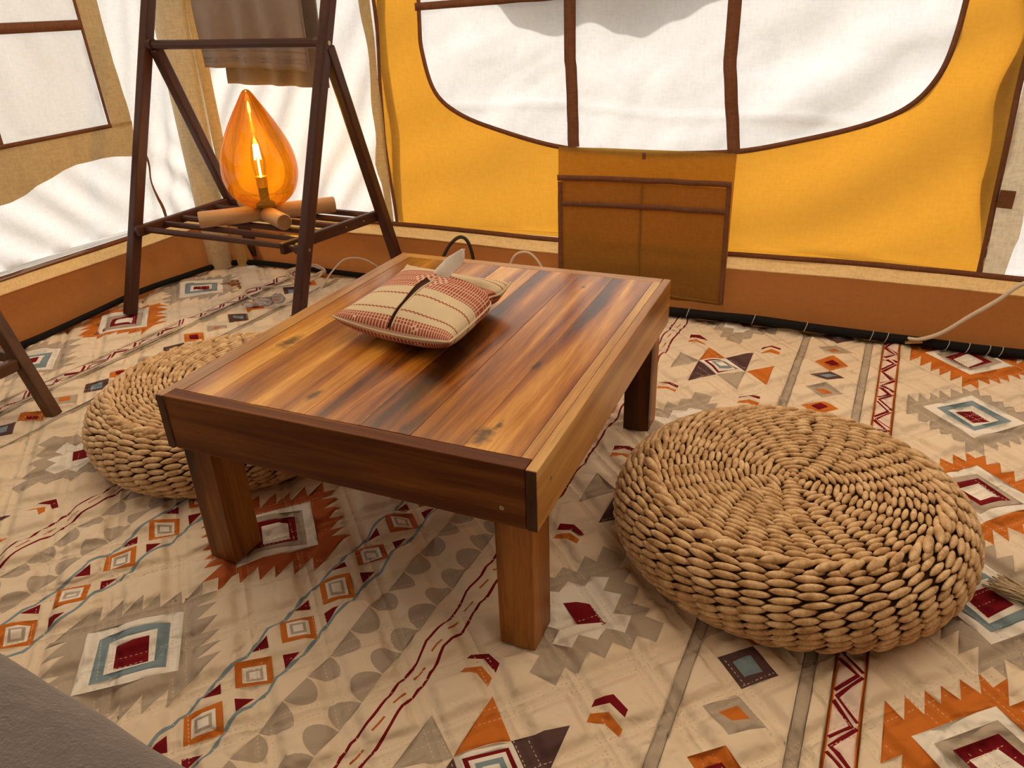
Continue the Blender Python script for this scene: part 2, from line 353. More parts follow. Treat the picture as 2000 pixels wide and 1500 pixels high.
# ---------------------------------------------------------------- the setting
YB, XL, XR, YF, ZW = 1.52, -2.0, 1.75, -2.1, 1.35
ridge_z = 1.95
def fold_b(x, z):
    """how far the back wall's cloth moves towards the room at x, z"""
    w = .006*nz(x*2.3, z*2.1, 3) + .003*nz(x*7, z*6, 9)
    if x < -1.13:      # loose white cloth: diagonal folds
        q = x*.55+z*1.0
        a = min(1, (-1.13-x)/.08)
        w += a*max(0, min(1, (z-.20)/.10))*(.014*math.sin(q*-0+(x*1.0-z*.62)*46+2.2*nz(x*3, z*3, 5))*(.5+.5*nz(x*4, z*3, 8))+.008*nz(x*6-z*4, z*3+x*2, 2))
    else:
        w += .013*max(0, min(1, (z-.20)/.08))*math.sin((x*.45-z)*24+3*nz(x*2, z*2, 1))*max(0, nz(x*1.3, z*1.7, 4)+.35)
    return w
def fold_l(y, z):
    w = .010*nz(y*2.1, z*1.9, 13)
    if z < .55: w += .016*min(1, (.55-z)/.15)*max(0, min(1, (z-.20)/.10))*math.sin((y*1.0+z*1.0)*38+3*nz(y*2.5, z*2, 7))*(.45+.6*nz(y*3, z*3, 3))
    if y > 1.15: w += .008*min(1, (y-1.15)/.1)*max(0, min(1, (z-.20)/.10))*math.sin((y*1.2-z*.3)*60+2*nz(y*3, z*3))
    if z > .56: w *= .45
    return w
def B(x, z, off=0.0): return Vector((x, YB-fold_b(x, z)-off, z))
def Lf(y, z, off=0.0): return Vector((XL+fold_l(y, z)+off, y, z))

ground = G().box(-14, 14, -14, 14, -.10, -.05).obj('ground', M['ground']); tag(ground, kind='structure')
fl = G().box(XL-.05, XR+.05, YF-.05, YB+.12, -.05, -.014).obj('floor', M['sheet']); tag(fl, kind='structure')

# back wall: a yellow window panel between white cloth panels
wall_b = tag(empty('wall_back'), kind='structure')
ycurve = crom([(-.975, .905), (-.977, .86), (-.976, .778), (-.941, .656), (-.844, .587), (-.675, .533), (-.503, .500), (-.337, .493), (-.150, .495), (.026, .508),
               (.188, .543), (.363, .594), (.452, .641), (.503, .715), (.524, .814), (.528, .905)], 5)
hole = [(p[0], p[1]) for p in [Vector((q[0], q[1])) for q in ycurve]] if False else None
def crom2(pts, n=5): return [(p.x, p.y) for p in crom([(a, b, 0) for a, b in pts], n)]
hc = crom2([(-.977, .92), (-.977, .86), (-.974, .778), (-.941, .656), (-.844, .587), (-.675, .533), (-.503, .500), (-.337, .491), (-.150, .494), (.026, .508),
            (.188, .543), (.363, .594), (.452, .641), (.503, .715), (.524, .814), (.530, .92)], 6)
upper = crom2([(.530, .92), (.50, 1.05), (.38, 1.16), (.0, 1.20), (-.40, 1.20), (-.80, 1.16), (-.95, 1.06), (-.977, .92)], 6)
holep = hc+upper[1:-1]
edge_l = [(-1.143+.008*math.sin(z*9), z) for z in [.21+.057*i for i in range(21)]]
edge_r = [(.695-.012*min(1, z)+.004*math.sin(z*7), z) for z in [.21+.057*i for i in range(21)]]
ov, fs, ix = cdt([([(XL, .205), (XR, .205), (XR, ZW), (XL, ZW)], 0), (edge_l+edge_r[::-1], 1), (holep, 2)], (XL, XR, .205, ZW), .022)
split_obj('white_cloth_panel', ov, fs, ix, [0], [M['white']], lambda a, b: B(a, b), wall_b)
split_obj('yellow_canvas_panel', ov, fs, ix, [1], [M['yellow']], lambda a, b: B(a, b), wall_b)

def ribbon(pts, w, fn, off, g=None, th=.0012, mi=0, wob=0.0):
    """sewn tape along 2D points, thickness th, mapped by fn(a,b,off)"""
    g = g or G(); v = []; f = []
    for k, p in enumerate(pts):
        a = Vector(pts[max(0, k-1)]); b = Vector(pts[min(len(pts)-1, k+1)]); d = (b-a).normalized(); n = Vector((-d.y, d.x)); q = Vector(p)
        ww = w*(1+wob*nz(q.x*30, q.y*30))
        l = q+n*ww/2; r = q-n*ww/2
        v += [fn(l.x, l.y, off), fn(r.x, r.y, off), fn(r.x, r.y, off-th), fn(l.x, l.y, off-th)]
    for k in range(len(pts)-1):
        for j in range(4): f.append((k*4+j, k*4+(j+1) % 4, k*4+4+(j+1) % 4, k*4+4+j))
    g.add(v, f, mi); return g
def seg(a, b, n=24, wig=0.0, s=0):
    return [(a[0]+(b[0]-a[0])*i/n+wig*nz(i*.35, s), a[1]+(b[1]-a[1])*i/n+wig*nz(i*.35, s+7)) for i in range(n+1)]

# window in the back wall
win = tag(empty('window_1'), kind='structure')
def pane_fn(a, b):
    p = B(a, b, -.004); cr = .008*abs(nz(a*5+b*2, b*9, 21))+.010*nz(a*3, b*8, 31)+.005*abs(nz(a*9-b*4, b*13, 51))
    d = abs((b-.60)+(a*.03)-.01*math.sin(a*9)); cr += .007*math.exp(-(d/.009)**2)
    d2 = abs((a+.80)*1.0+(b-.86)*1.15+.0); cr += .007*math.exp(-(d2/.009)**2)*(1 if b > .5 else 0)
    return (p.x, p.y+cr, p.z)
ov2, fs2, ix2 = cdt([([(p[0], p[1]) for p in holep], 2)], (-1.0, .55, .48, 1.22), .012)
split_obj('window_pane', ov2, fs2, ix2, [2], [M['pane']], pane_fn, win)
ribbon(holep+[holep[0]], .014, B, .003).obj('window_trim', M['tape'], win, True)
for x0, x1, x2 in ((-.482, -.470, -.466), (-.018, -.010, .017)):
    ribbon(seg((x0, 1.19), (x0+.002, .75), 14)+seg((x0+.004, .73), (x2, .502), 10, .002, x0*9), .036, B, .004).obj('window_strap', M['tape'], win, True)
ribbon(seg((-.990, .905), (-.45, .925), 20, .002), .022, B, .005).obj('window_strap', M['tape'], win, True)
# edge tape, seams and overlap of the yellow panel
ribbon(edge_l, .011, B, .003).obj('edge_tape', M['tape'], wall_b, True)
ribbon(edge_r, .014, B, .003).obj('edge_tape', M['tape'], wall_b, True)
g = G(); v = []; f = []
for i in range(34):
    z = .215+.034*i; xo = -1.182+.008*math.sin(z*11)+.007*nz(z*9, 2)+max(0, (.40-z))*.12
    v += [B(xo, z, .009), B(-1.148, z, .004)]
    if i: f.append((2*i-2, 2*i-1, 2*i+1, 2*i))
g.add(v, f).obj('edge_flap', M['tan'], wall_b, True)
g = G(); v = []; f = []
for i in range(34):
    z = .215+.034*i; xo = .775+.012*math.sin(z*12)+.01*nz(z*9, 5)-max(0, .32-z)*.25
    v += [B(.692, z, .002), B(xo, z, .007)]
    if i: f.append((2*i-2, 2*i-1, 2*i+1, 2*i))
g.add(v, f).obj('edge_flap', M['cream'], wall_b, True)
g = G(); g.add([B(.697, .392, .012), B(.733, .390, .012), B(.733, .436, .012), B(.697, .438, .012), B(.697, .392, .009), B(.733, .390, .009), B(.733, .436, .009), B(.697, .438, .009)],
               [(0, 1, 2, 3), (7, 6, 5, 4), (0, 4, 5, 1), (1, 5, 6, 2), (2, 6, 7, 3), (3, 7, 4, 0)]).obj('pull_tab', M['tape'], wall_b)
# flap strips added behind the panel edges and the awning outside, seen as the shade they throw on the cloth
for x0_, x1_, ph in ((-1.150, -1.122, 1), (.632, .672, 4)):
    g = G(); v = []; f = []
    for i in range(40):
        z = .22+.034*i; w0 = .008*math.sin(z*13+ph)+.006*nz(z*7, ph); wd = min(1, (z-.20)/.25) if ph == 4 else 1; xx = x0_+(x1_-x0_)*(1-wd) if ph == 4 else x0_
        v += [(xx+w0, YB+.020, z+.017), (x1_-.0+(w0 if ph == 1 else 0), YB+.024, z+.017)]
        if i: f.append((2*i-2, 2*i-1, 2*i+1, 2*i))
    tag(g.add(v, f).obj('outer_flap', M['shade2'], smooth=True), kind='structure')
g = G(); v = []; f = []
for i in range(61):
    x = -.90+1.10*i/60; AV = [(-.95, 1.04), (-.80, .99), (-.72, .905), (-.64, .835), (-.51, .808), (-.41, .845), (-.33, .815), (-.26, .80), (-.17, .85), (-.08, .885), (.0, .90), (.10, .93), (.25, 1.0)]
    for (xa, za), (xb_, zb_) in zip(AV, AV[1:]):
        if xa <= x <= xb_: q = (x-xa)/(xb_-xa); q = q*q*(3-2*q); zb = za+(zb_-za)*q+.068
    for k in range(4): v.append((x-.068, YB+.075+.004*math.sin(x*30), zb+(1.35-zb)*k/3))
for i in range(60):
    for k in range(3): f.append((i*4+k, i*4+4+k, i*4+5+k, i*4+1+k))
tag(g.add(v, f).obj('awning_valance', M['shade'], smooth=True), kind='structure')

# base strip: seam tape, tan band and the brown groundsheet turned up the wall
def base_strip(fn, a0, a1, side, par, offs=0.0):
    n = 60; A = [a0+(a1-a0)*i/n for i in range(n+1)]
    ztop = lambda a: .208+.004*math.sin(a*4)
    ribbon([(a, ztop(a)-.002) for a in A], .016, fn, .006).obj('seam_tape', M['tape'], par, True)
    g = G(); v = []; f = []
    for i, a in enumerate(A):
        v += [fn(a, ztop(a)-.006, .004), fn(a, ztop(a)-.028, .012+.002*nz(a*9, 3)), fn(a, ztop(a)-.052, .004)]
        if i: f += [(3*i-3, 3*i-2, 3*i+1, 3*i), (3*i-2, 3*i-1, 3*i+2, 3*i+1)]
    g.add(v, f).obj('tan_band', M['band'], par, True)
    g = G(); v = []; f = []; m = 8
    for i, a in enumerate(A):
        for k in range(m+1):
            t = k/m; z = ztop(a)-.045-(ztop(a)-.045+.014)*t
            o = .002+.030*math.sin(PI*min(1, t*1.1))*(.6+.8*nz(a*2.2, t*1.5, side))+.028*t**4+.008*nz(a*7, t*3, side+4)*t
            v.append(fn(a, z, o))
            if i and k: f.append(((i-1)*(m+1)+k-1, (i-1)*(m+1)+k, i*(m+1)+k, i*(m+1)+k-1))
    g.add(v, f).obj('groundsheet_skirt', M['sheet'], par, True)
def Bb(a, b, o=0.0): return Vector((a, YB+.025*max(0, -1.1-a)-.3*fold_b(a, .25)-o, b))
base_strip(lambda a, b, o: B(a, b, o) if b > .17 else Vector((a, YB-fold_b(a, .17)*(b/.17 if b > 0 else 0)-o, b)), XL+.02, XR, 1, wall_b)

# left wall: white cloth, a taped window and a tan strip below it, coloured for the shaded double-layer band
wall_l = tag(empty('wall_left'), kind='structure')
wl = [(.30, .575), (1.146, .577), (1.140, .89), (1.120, 1.18), (.30, 1.18)]
ov3, fs3, ix3 = cdt([([(YF, .205), (YB, .205), (YB, ZW), (YF, ZW)], 0), (wl, 1)], (YF, YB, .205, ZW), .024)
split_obj('white_cloth_panel', ov3, fs3, ix3, [0], [M['white']], lambda a, b: Lf(a, b), wall_l)
win2 = tag(empty('window_2'), kind='structure')
split_obj('window_pane', ov3, fs3, ix3, [1], [M['pane2']], lambda a, b: Lf(a, b, -.004+.010*abs(nz(a*6, b*3, 3))+.006*nz(a*11+b*4, b*5, 9)), win2)
def qpanel(name, A, Bp, fn, off, mat, par, n=24):
    """cloth strip between two matching 2D point rows"""
    v = []; f = []
    for i, (p, q) in enumerate(zip(A, Bp)):
        for k in range(4): t = k/3; v.append(fn(p[0]+(q[0]-p[0])*t, p[1]+(q[1]-p[1])*t, off+.003*math.sin(PI*t)))
        if i:
            for k in range(3): f.append(((i-1)*4+k, (i-1)*4+k+1, i*4+k+1, i*4+k))
    return mk(name, v, f, mat, par, True)
ribbon(seg((.30, .576), (1.15, .579), 20), .013, Lf, .013).obj('window_trim', M['tape'], win2, True)
ribbon(seg((1.150, .58), (1.128, 1.18), 20), .011, Lf, .005).obj('window_trim', M['tape'], win2, True)
ribbon(seg((.30, .893), (1.14, .889), 20), .030, Lf, .005).obj('window_strap', M['tape'], win2, True)
ribbon(seg((.752, .57), (.755, 1.18), 20), .022, Lf, .003).obj('window_strap', M['tape'], win2, True)
qpanel('side_flap', seg((1.156, .57), (1.132, 1.18)), seg((1.240, .57), (1.205, 1.18), 24, .003), Lf, .006, M['tan'], win2)
lowz = lambda y: .462+.020*math.sin(y*7+.6)+.012*nz(y*6, 1)-(.03 if y < .95 else 0)*min(1, (.95-y)*5)
qpanel('sill_flap', [(y, .582) for y in [.0+.0517*i for i in range(25)]], [(y, lowz(y)) for y in [.0+.0517*i for i in range(25)]], Lf, .008, M['tan'], win2)
ribbon(seg((1.262, .46), (1.290, .22), 12, .002), .010, Lf, .003).obj('seam_tape', M['tape'], wall_l, True)
base_strip(lambda a, b, o: Lf(a, b, o) if b > .17 else Vector((XL+fold_l(a, .17)*(b/.17 if b > 0 else 0)+o, a, b)), YF, YB-.02, 2, wall_l)

# the walls and roof behind the camera's frame close the tent
def quad(name, pts, mat, nx=14, ny=14, amp=.012, parent=None):
    a, b, c, d = [Vector(p) for p in pts]; v = []; f = []
    nrm = (b-a).cross(d-a).normalized()
    for i in range(nx+1):
        for j in range(ny+1):
            s, t = i/nx, j/ny; p = (a*(1-s)+b*s)*(1-t)+(d*(1-s)+c*s)*t
            e = 4*min(s, 1-s, .25)*4*min(t, 1-t, .25)
            v.append(p+nrm*amp*e*nz(p.x*2, p.y*2, p.z*2+1))
            if i and j: f.append(((i-1)*(ny+1)+j-1, i*(ny+1)+j-1, i*(ny+1)+j, (i-1)*(ny+1)+j))
    return mk(name, v, f, mat, parent)
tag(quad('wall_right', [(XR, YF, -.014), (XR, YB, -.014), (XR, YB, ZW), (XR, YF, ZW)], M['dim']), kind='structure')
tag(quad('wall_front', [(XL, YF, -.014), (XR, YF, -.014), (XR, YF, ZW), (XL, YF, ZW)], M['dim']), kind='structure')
ceil = tag(empty('ceiling'), kind='structure'); YM = (YB+YF)/2
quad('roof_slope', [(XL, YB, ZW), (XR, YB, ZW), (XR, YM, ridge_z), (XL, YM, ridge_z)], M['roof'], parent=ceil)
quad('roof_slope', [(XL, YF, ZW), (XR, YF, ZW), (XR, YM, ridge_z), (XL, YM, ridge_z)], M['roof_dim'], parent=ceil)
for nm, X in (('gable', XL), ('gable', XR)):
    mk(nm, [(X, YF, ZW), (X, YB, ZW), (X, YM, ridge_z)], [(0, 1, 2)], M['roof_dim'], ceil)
# corner: cloth gathered round the corner pole
g = G(); v = []; f = []; n = 40; m = 30
for k in range(m+1):
    z = -.005+1.36*k/m; r = .046+.016*min(1, z)
    cx = -1.930; cy = 1.445+.015*min(1, z)
    for j in range(n):
        a = 2*PI*j/n; rr = r*(1+.06*math.sin(a*3+z*2)+.05*nz(math.cos(a)*1.5, math.sin(a)*1.5, z*1.3))
        v.append((cx+rr*math.cos(a), cy+rr*math.sin(a), z))
        if k: f.append(((k-1)*n+j, (k-1)*n+(j+1) % n, k*n+(j+1) % n, k*n+j))
tag(g.add(v, f).obj('pole_sleeve', M['cream'], smooth=True), kind='structure')
g = G(); v = []; f = []
for k in range(m+1):
    z = .0+1.34*k/m
    v += [(-1.868-.004*nz(z*5, 1), 1.47, z), (-1.845+.004*nz(z*6, 2), 1.452, z), (-1.822+.006*nz(z*4, 3), 1.478, z)]
    if k: f += [(3*k-3, 3*k-2, 3*k+1, 3*k), (3*k-2, 3*k-1, 3*k+2, 3*k+1)]
tag(g.add(v, f).obj('corner_strip', M['band'], smooth=True), kind='structure')

# ---------------------------------------------------------------- the printed quilted rug
S = .055
def UV(u, v): return ((u+S*v)/(1+S*S), (v-S*u)/(1+S*S))
polys = []
RX0, RX1, RY0, RY1 = -1.985, 1.55, -1.75, 1.490
VX0, VX1, VY0, VY1 = -2.0, 1.0, -.62, 1.55
def P(pts, col, cu=0.0, cv=0.0):
    q = [UV(cu+a, cv+b) for a, b in pts]
    if max(p[0] for p in q) < VX0 or min(p[0] for p in q) > VX1 or max(p[1] for p in q) < VY0 or min(p[1] for p in q) > VY1: return
    polys.append((q, RK.index(col)))
def dia(r, col, cu, cv, ry=None):
    ry = ry or r; P([(-r, 0), (0, -ry), (r, 0), (0, ry)], col, cu, cv)
JT = [(.010, .151), (.0185, .173), (.0185, .121), (.045, .144), (.045, .097), (.070, .121), (.070, .080), (.091, .103), (.091, .054), (.117, .081), (.117, .029), (.143, .057)]
JAG = [(0, .151)]+JT[1:]+[(a, -b) for a, b in JT[::-1][:-1]]+[(0, -.151)]
JAG = JAG+[(-a, b) for a, b in JAG[::-1][1:-1]]
def stroke(pts, w, col):
    L = []; R = []
    for k, p in enumerate(pts):
        a = Vector(pts[max(0, k-1)]); b = Vector(pts[min(len(pts)-1, k+1)]); d = (b-a).normalized(); n = Vector((-d.y, d.x))*w/2
        if 0 < k < len(pts)-1:
            d1 = (Vector(p)-a).normalized(); d2 = (b-Vector(p)).normalized(); cs = max(.45, math.sqrt(max(0, (1+d1.dot(d2))/2))); n = n/cs
        L.append((p[0]+n.x, p[1]+n.y)); R.append((p[0]-n.x, p[1]-n.y))
    P(L+R[::-1], col)
V0, V1 = -.75, 1.72
def vr(p, ph):
    k = math.floor((V0-ph)/p)
    while ph+k*p < V1: yield k, ph+k*p; k += 1
for cu in (-1.888, -.618, .630):
    for k, v in vr(.343, .087):
        if k % 2 == 0:
            P(JAG, 'orange' if cu != -.618 else 'rust', cu, v); dia(.108, 'white', cu, v, .108); dia(.080, 'grey', cu, v); dia(.057, 'maroon', cu, v); dia(.036, 'white', cu, v)
        else:
            P(JAG, 'grey', cu, v); dia(.108, 'white', cu, v); dia(.079, 'blue', cu, v); dia(.054, 'white', cu, v); dia(.037, 'maroon', cu, v)
def tri_h(p, q, r, col, cu, cv): P([p, q, r], col, cu, cv)
STEP = [(-.005, .160), (.018, .160) , (.041, .128), (.045, .085), (.073, .086), (.073, .050), (.104, .051), (.104, .020), (.136, .020)]
qd = [(0, .165), (.020, .165), (.020, .128), (.045, .128), (.045, .088), (.073, .088), (.073, .052), (.104, .052), (.104, .022), (.136, .022)]
def sym(q): 
    r = q+[(a, -b) for a, b in q[::-1]]; return r+[(-a, b) for a, b in r[::-1]]
def dedupe(r):
    o = []
    for p in r:
        if not o or (abs(o[-1][0]-p[0])+abs(o[-1][1]-p[1])) > 1e-6: o.append(p)
    if abs(o[0][0]-o[-1][0])+abs(o[0][1]-o[-1][1]) < 1e-6: o.pop()
    return o
qo = [(.022, .165), (.022, .128), (.045, .128), (.045, .088), (.073, .088), (.073, .052), (.104, .052), (.104, .022), (.136, .022)]
qi = [(.017, .088), (.017, .058), (.050, .058), (.050, .017), (.082, .017)]
for cu, mir in ((.016, 1), (-1.250, -1)):
    for k, v in vr(.686, .135):
        P(dedupe(sym(qo)), 'grey', cu, v); P([(-.022, .165), (.022, .165), (.022, .143), (-.022, .143)], 'cream', cu, v+.03)
        P([(a, b) for a, b in dedupe(sym(qi))], 'white', cu, v)
        P([(-.034, -.003), (.005, .024), (.041, -.005), (.005, -.034)], 'maroon', cu, v)
    for k, v in vr(.686, -.203):
        c = .006
        P([(-.058, 0), (.003, .058), (-.056, .115)], 'orange', cu, v); P([(.003, .058), (.072, -.004), (.071, .111)], 'plum', cu, v)
        P([(.072, -.004), (.005, -.060), (.073, -.120)], 'grey', cu, v); P([(.005, -.060), (-.058, 0), (-.059, -.110)], 'plum', cu, v)
        P([(-.058, 0), (-.122, .048), (-.122, -.058)], 'grey', cu, v); P([(.075, -.004), (.137, .060), (.139, -.071)], 'orange', cu, v)
        dia(.062, 'white', cu+c, v, .056); dia(.050, 'maroon', cu+c, v, .044); dia(.040, 'white', cu+c, v, .035); dia(.030, 'blue', cu+c, v, .026); dia(.018, 'white', cu+c, v, .015)
        for du in (-.104, .106):
            for dv in (-.163, .160):
                uu, vv = cu+du, v+dv
                P([(-.021, .014), (.003, .028), (.031, .012), (.031, -.002), (.003, .012), (-.021, -.001)], 'maroon', uu, vv)
                P([(-.018, -.013), (.006, -.001), (.033, -.018), (.033, -.032), (.006, -.018), (-.018, -.028)], 'orange', uu, vv)
for cu in (.437, -1.672, .825):
    P([(-.021, V0), (.021, V0), (.021, V1), (-.021, V1)], 'pink', cu, 0)
    for s in ((-1, 1) if cu > 0 else ()): P([(s*.0205-.0024, V0), (s*.0205+.0024, V0), (s*.0205+.0024, V1), (s*.0205-.0024, V1)], 'orange', cu, 0)
    for k, v in vr(.0905, .168):
        stroke([(cu-.0178, v+.034), (cu+.0105, v), (cu-.0178, v-.034)], .0058, 'maroon')
        stroke([(cu+.0178, v-.001), (cu-.0135, v-.0455), (cu+.0178, v-.083)], .0058, 'maroon')
for cu in (.379, .209, -1.628, -1.462): P([(-.0095, V0), (.0095, V0), (.0095, V1), (-.0095, V1)], 'grey', cu, 0)
for cu in (.294, -1.542):
    for k, v in vr(.2745, .122):
        dia(.046, 'plum', cu, v, .042); dia(.023, 'blue', cu, v, .021)
        dia(.044, 'orange', cu, v+.082, .038); dia(.020, 'maroon', cu, v+.082, .017)
        dia(.046, 'grey', cu, v+.178, .040); dia(.022, 'orange', cu, v+.178, .019)
def wavy(cu, am, per, ph, w, col, s=0):
    stroke([(cu+am*math.sin(2*PI*(v+ph)/per)+.0015*nz(v*20, s), v) for v in [V0+.012*i for i in range(int((V1-V0)/.012)+1)]], w, col)
for cu in (-.401, -.833):
    wavy(cu-.0405, .0035, .105, .0, .0062, 'blue', 1); wavy(cu+.0405, .0035, .105, .05, .0062, 'blue', 5)
    for k, v in vr(.1045, .003):
        dia(.0405, 'rust' if cu > -.5 and v > .02 else 'orange', cu, v, .039); dia(.026, 'white', cu, v, .025); dia(.0185, 'grey', cu, v, .0175); dia(.012, 'white', cu, v, .011)
        P([(-.0345, .018), (-.0345, -.018), (-.014, 0)], 'maroon', cu, v-.055); P([(.0345, .018), (.0345, -.018), (.014, 0)], 'maroon', cu, v-.055)
for cu in (-.166, -1.052):
    wavy(cu-.0165, .0022, .11, .0, .0048, 'maroon', 9); wavy(cu+.0165, .0022, .11, .02, .0048, 'maroon', 12)
    for k, v in vr(.054, .012):
        a = .003*nz(k*1.7, 3); stroke([(cu+a-.0015, v-.014), (cu+a+.0005, v), (cu+a+.0015, v+.014)], .0036, 'rust')
def petal(cu, s, v):
    L = [(0, -.0265), (0, .0265)]; h = .039
    a = [(s*h*math.sin(t*PI/2)**1.15, .0265*math.cos(t*PI/2)**1.15) for t in [i/6 for i in range(1, 7)]]
    b = [(s*h*math.sin(t*PI/2)**1.15, -.0265*math.cos(t*PI/2)**1.15) for t in [i/6 for i in range(5, 0, -1)]]
    P(L+a+b, 'grey', cu, v)
for c0, c1 in ((-.317, -.214), (-1.003, -.905)):
    for k, v in vr(.0545, -.152): petal(c0, 1, v); petal(c1, -1, v)

def rug_h(x, y):
    a = (x+y)*.70711; b = (x-y)*.70711; q = 1e9
    for t, ph in ((a, .02), (b, .05)):
        d = (t-ph) % .112; q = min(q, abs(d), abs(.112-d), abs(d-.020))
    h = -.0095*math.exp(-(q/.012)**2)
    far = max(0., min(1., (-x-.95)/.6))
    h += .0035*nz(x*5, y*5, 2)+.0032*nz(x*15+y*6, y*15, 5)+.0016*nz(x*38, y*30, 7)
    t = (y*1.0+.35*x)*24+4*nz(x*2.2, y*2.2, 8)
    h += far*(.0034*math.sin(t)*(.6+nz(x*3, y*3, 6))+.003*nz(x*9, y*22, 3))
    d = abs(nz(x*3.1, y*3.1, 40)); h += .0045*math.exp(-(d/.025)**2)
    return min(h-.001, .005)
polys.insert(0, ([(VX0+.015, VY0), (VX1, VY0), (VX1, RY1), (VX0+.015, RY1)], 0))
# keep only what lies on the rug: clip polygons against its edge by the grid outline
clipped = []
def clip(poly, inside, inter):
    out = []
    for i in range(len(poly)):
        a, b = poly[i-1], poly[i]
        if inside(b):
            if not inside(a): out.append(inter(a, b))
            out.append(b)
        elif inside(a): out.append(inter(a, b))
    return out
def lim(poly):
    for ax, val, sg in ((0, RX0, 1), (0, VX1, -1), (1, VY0, 1), (1, RY1, -1)):
        ins = lambda p: (p[ax]-val)*sg >= -1e-9
        def inter(a, b):
            t = (val-a[ax])/(b[ax]-a[ax]); return (a[0]+(b[0]-a[0])*t, a[1]+(b[1]-a[1])*t)
        if poly: poly = clip(poly, ins, inter)
    return poly
for p, c in polys:
    q = lim(p)
    if len(q) > 2 and abs(area2(q)) > 1e-7: clipped.append((q, c))
ov4, fs4, ix4 = cdt(clipped, (RX0, VX1, VY0, RY1), .0082)
rug = tag(empty('rug'), 'cream quilted rug printed with orange, grey, blue and maroon diamonds covering the tent floor', 'rug')
split_obj('quilt', ov4, fs4, ix4, list(range(len(RK))), RM, lambda a, b: (a, b, rug_h(a, b)), rug)
v = []; f = []
def grid_part(x0, x1, y0, y1, st=.03):
    nx = int((x1-x0)/st); ny = int((y1-y0)/st); o = len(v)
    for i in range(nx+1):
        for j in range(ny+1):
            x = x0+(x1-x0)*i/nx; y = y0+(y1-y0)*j/ny; v.append((x, y, rug_h(x, y)))
            if i and j: f.append((o+(i-1)*(ny+1)+j-1, o+i*(ny+1)+j-1, o+i*(ny+1)+j, o+(i-1)*(ny+1)+j))
grid_part(RX0, RX1, RY0, VY0); grid_part(VX1, RX1, VY0, RY1)
mk('quilt_border', v, f, RM[0], rug)
# black bound edge
edge = crom([(-1.97, YF+.5, .004), (-1.972, -.5, .004), (-1.975, .35, .005), (-1.962, .65, .006), (-1.955, .85, .014), (-1.950, 1.05, .022), (-1.95, 1.25, .012), (-1.925, 1.42, .008), (-1.85, 1.478, .010), (-1.70, 1.492, .012), (-1.4, 1.488, .010),
             (-1.0, 1.49, .006), (-.5, 1.487, .006), (-.1, 1.486, .006), (.3, 1.485, .008), (.6, 1.484, .006), (.9, 1.484, .006), (1.5, 1.485, .006)], 8)
G().tube(edge, .011, 8).obj('edge_binding', M['black'], rug, True)
# stitches along the quilting lines
g = G()
def stitch(p, q):
    p = Vector(p); q = Vector(q); d = (q-p); L = d.length; d.normalize(); n = Vector((-d.y, d.x)); k = 0.0
    while k < L:
        a = p+d*k; b = p+d*(k+.0042)
        if VX0+.03 < a.x < .95 and -.5 < a.y < 1.47:
            za = rug_h(a.x, a.y)+.0006; zb = rug_h(b.x, b.y)+.0006; w = .0006
            g.add([(a.x+n.x*w, a.y+n.y*w, za), (a.x-n.x*w, a.y-n.y*w, za), (b.x-n.x*w, b.y-n.y*w, zb), (b.x+n.x*w, b.y+n.y*w, zb), ((a.x+b.x)/2, (a.y+b.y)/2, (za+zb)/2+.0008)],
                  [(0, 1, 4), (1, 2, 4), (2, 3, 4), (3, 0, 4)])
        k += .0078
r2 = .70711
for i in range(-24, 24):
    for dd in (0, .020):
        a = .02+i*.112+dd; stitch(((a*r2)-1.6*r2*1.5, a*r2+1.6*r2*1.5), (a*r2+1.6*r2*1.5, a*r2-1.6*r2*1.5))
        b = .05+i*.112+dd; stitch((b*r2-1.6*r2*1.5, -b*r2-1.6*r2*1.5), (b*r2+1.6*r2*1.5, -b*r2+1.6*r2*1.5))
st = g.obj('quilting_stitches', RM[0], rug); st['kind'] = 'stuff'

# ---------------------------------------------------------------- low teak table
H, W, D, AP = .35, .691, .826, .103
tb = tag(empty('low_table'), 'low rectangular glossy teak table with thick square legs in the middle of the rug', 'table')
xb = [-.655, -.592, -.505, -.405, -.305, -.213, -.125, -.035]
for i in range(7):
    gp = .00025
    G().box(xb[i]+gp, xb[i+1]-gp, .0275, D-.0275, H-.022, H-.0002*(i % 2), .0005).obj('plank', M['teak_y'], tb)
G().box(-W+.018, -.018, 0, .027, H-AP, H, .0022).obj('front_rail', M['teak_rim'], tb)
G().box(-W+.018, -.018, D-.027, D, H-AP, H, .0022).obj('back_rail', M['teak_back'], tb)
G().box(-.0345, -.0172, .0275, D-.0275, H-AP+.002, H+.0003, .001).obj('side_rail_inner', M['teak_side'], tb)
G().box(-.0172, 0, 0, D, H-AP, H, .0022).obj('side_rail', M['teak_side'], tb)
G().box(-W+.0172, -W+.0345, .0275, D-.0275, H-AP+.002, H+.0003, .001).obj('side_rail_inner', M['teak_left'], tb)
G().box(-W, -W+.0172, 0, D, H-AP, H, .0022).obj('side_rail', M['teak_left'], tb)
G().box(-.0165, -.0008, -.0012, .002, H-AP+.001, H-.001, .0008).obj('rail_end', M['endgrain'], tb)
G().box(-W+.0008, -W+.0165, -.0012, .002, H-AP+.001, H-.001, .0008).obj('rail_end', M['endgrain'], tb)
for lx in (-.0153-.0605, -W+.0153):
    for ly in (.0139, D-.0139-.0718):
        G().box(lx, lx+.0605, ly, ly+.0718, -.003, H-AP-.0002, .0025).obj('leg', M['teak_z'], tb)
def screw(p, nrm, par, r=.0042):
    n = Vector(nrm).normalized(); p = Vector(p)
    G().tube([p-n*.001, p+n*.0006, p+n*.0009], [r, r, r*.75], 12).tube([p+n*.0006, p+n*.0012], [r*.35, r*.25], 4).obj('screw', M['metal'], par)
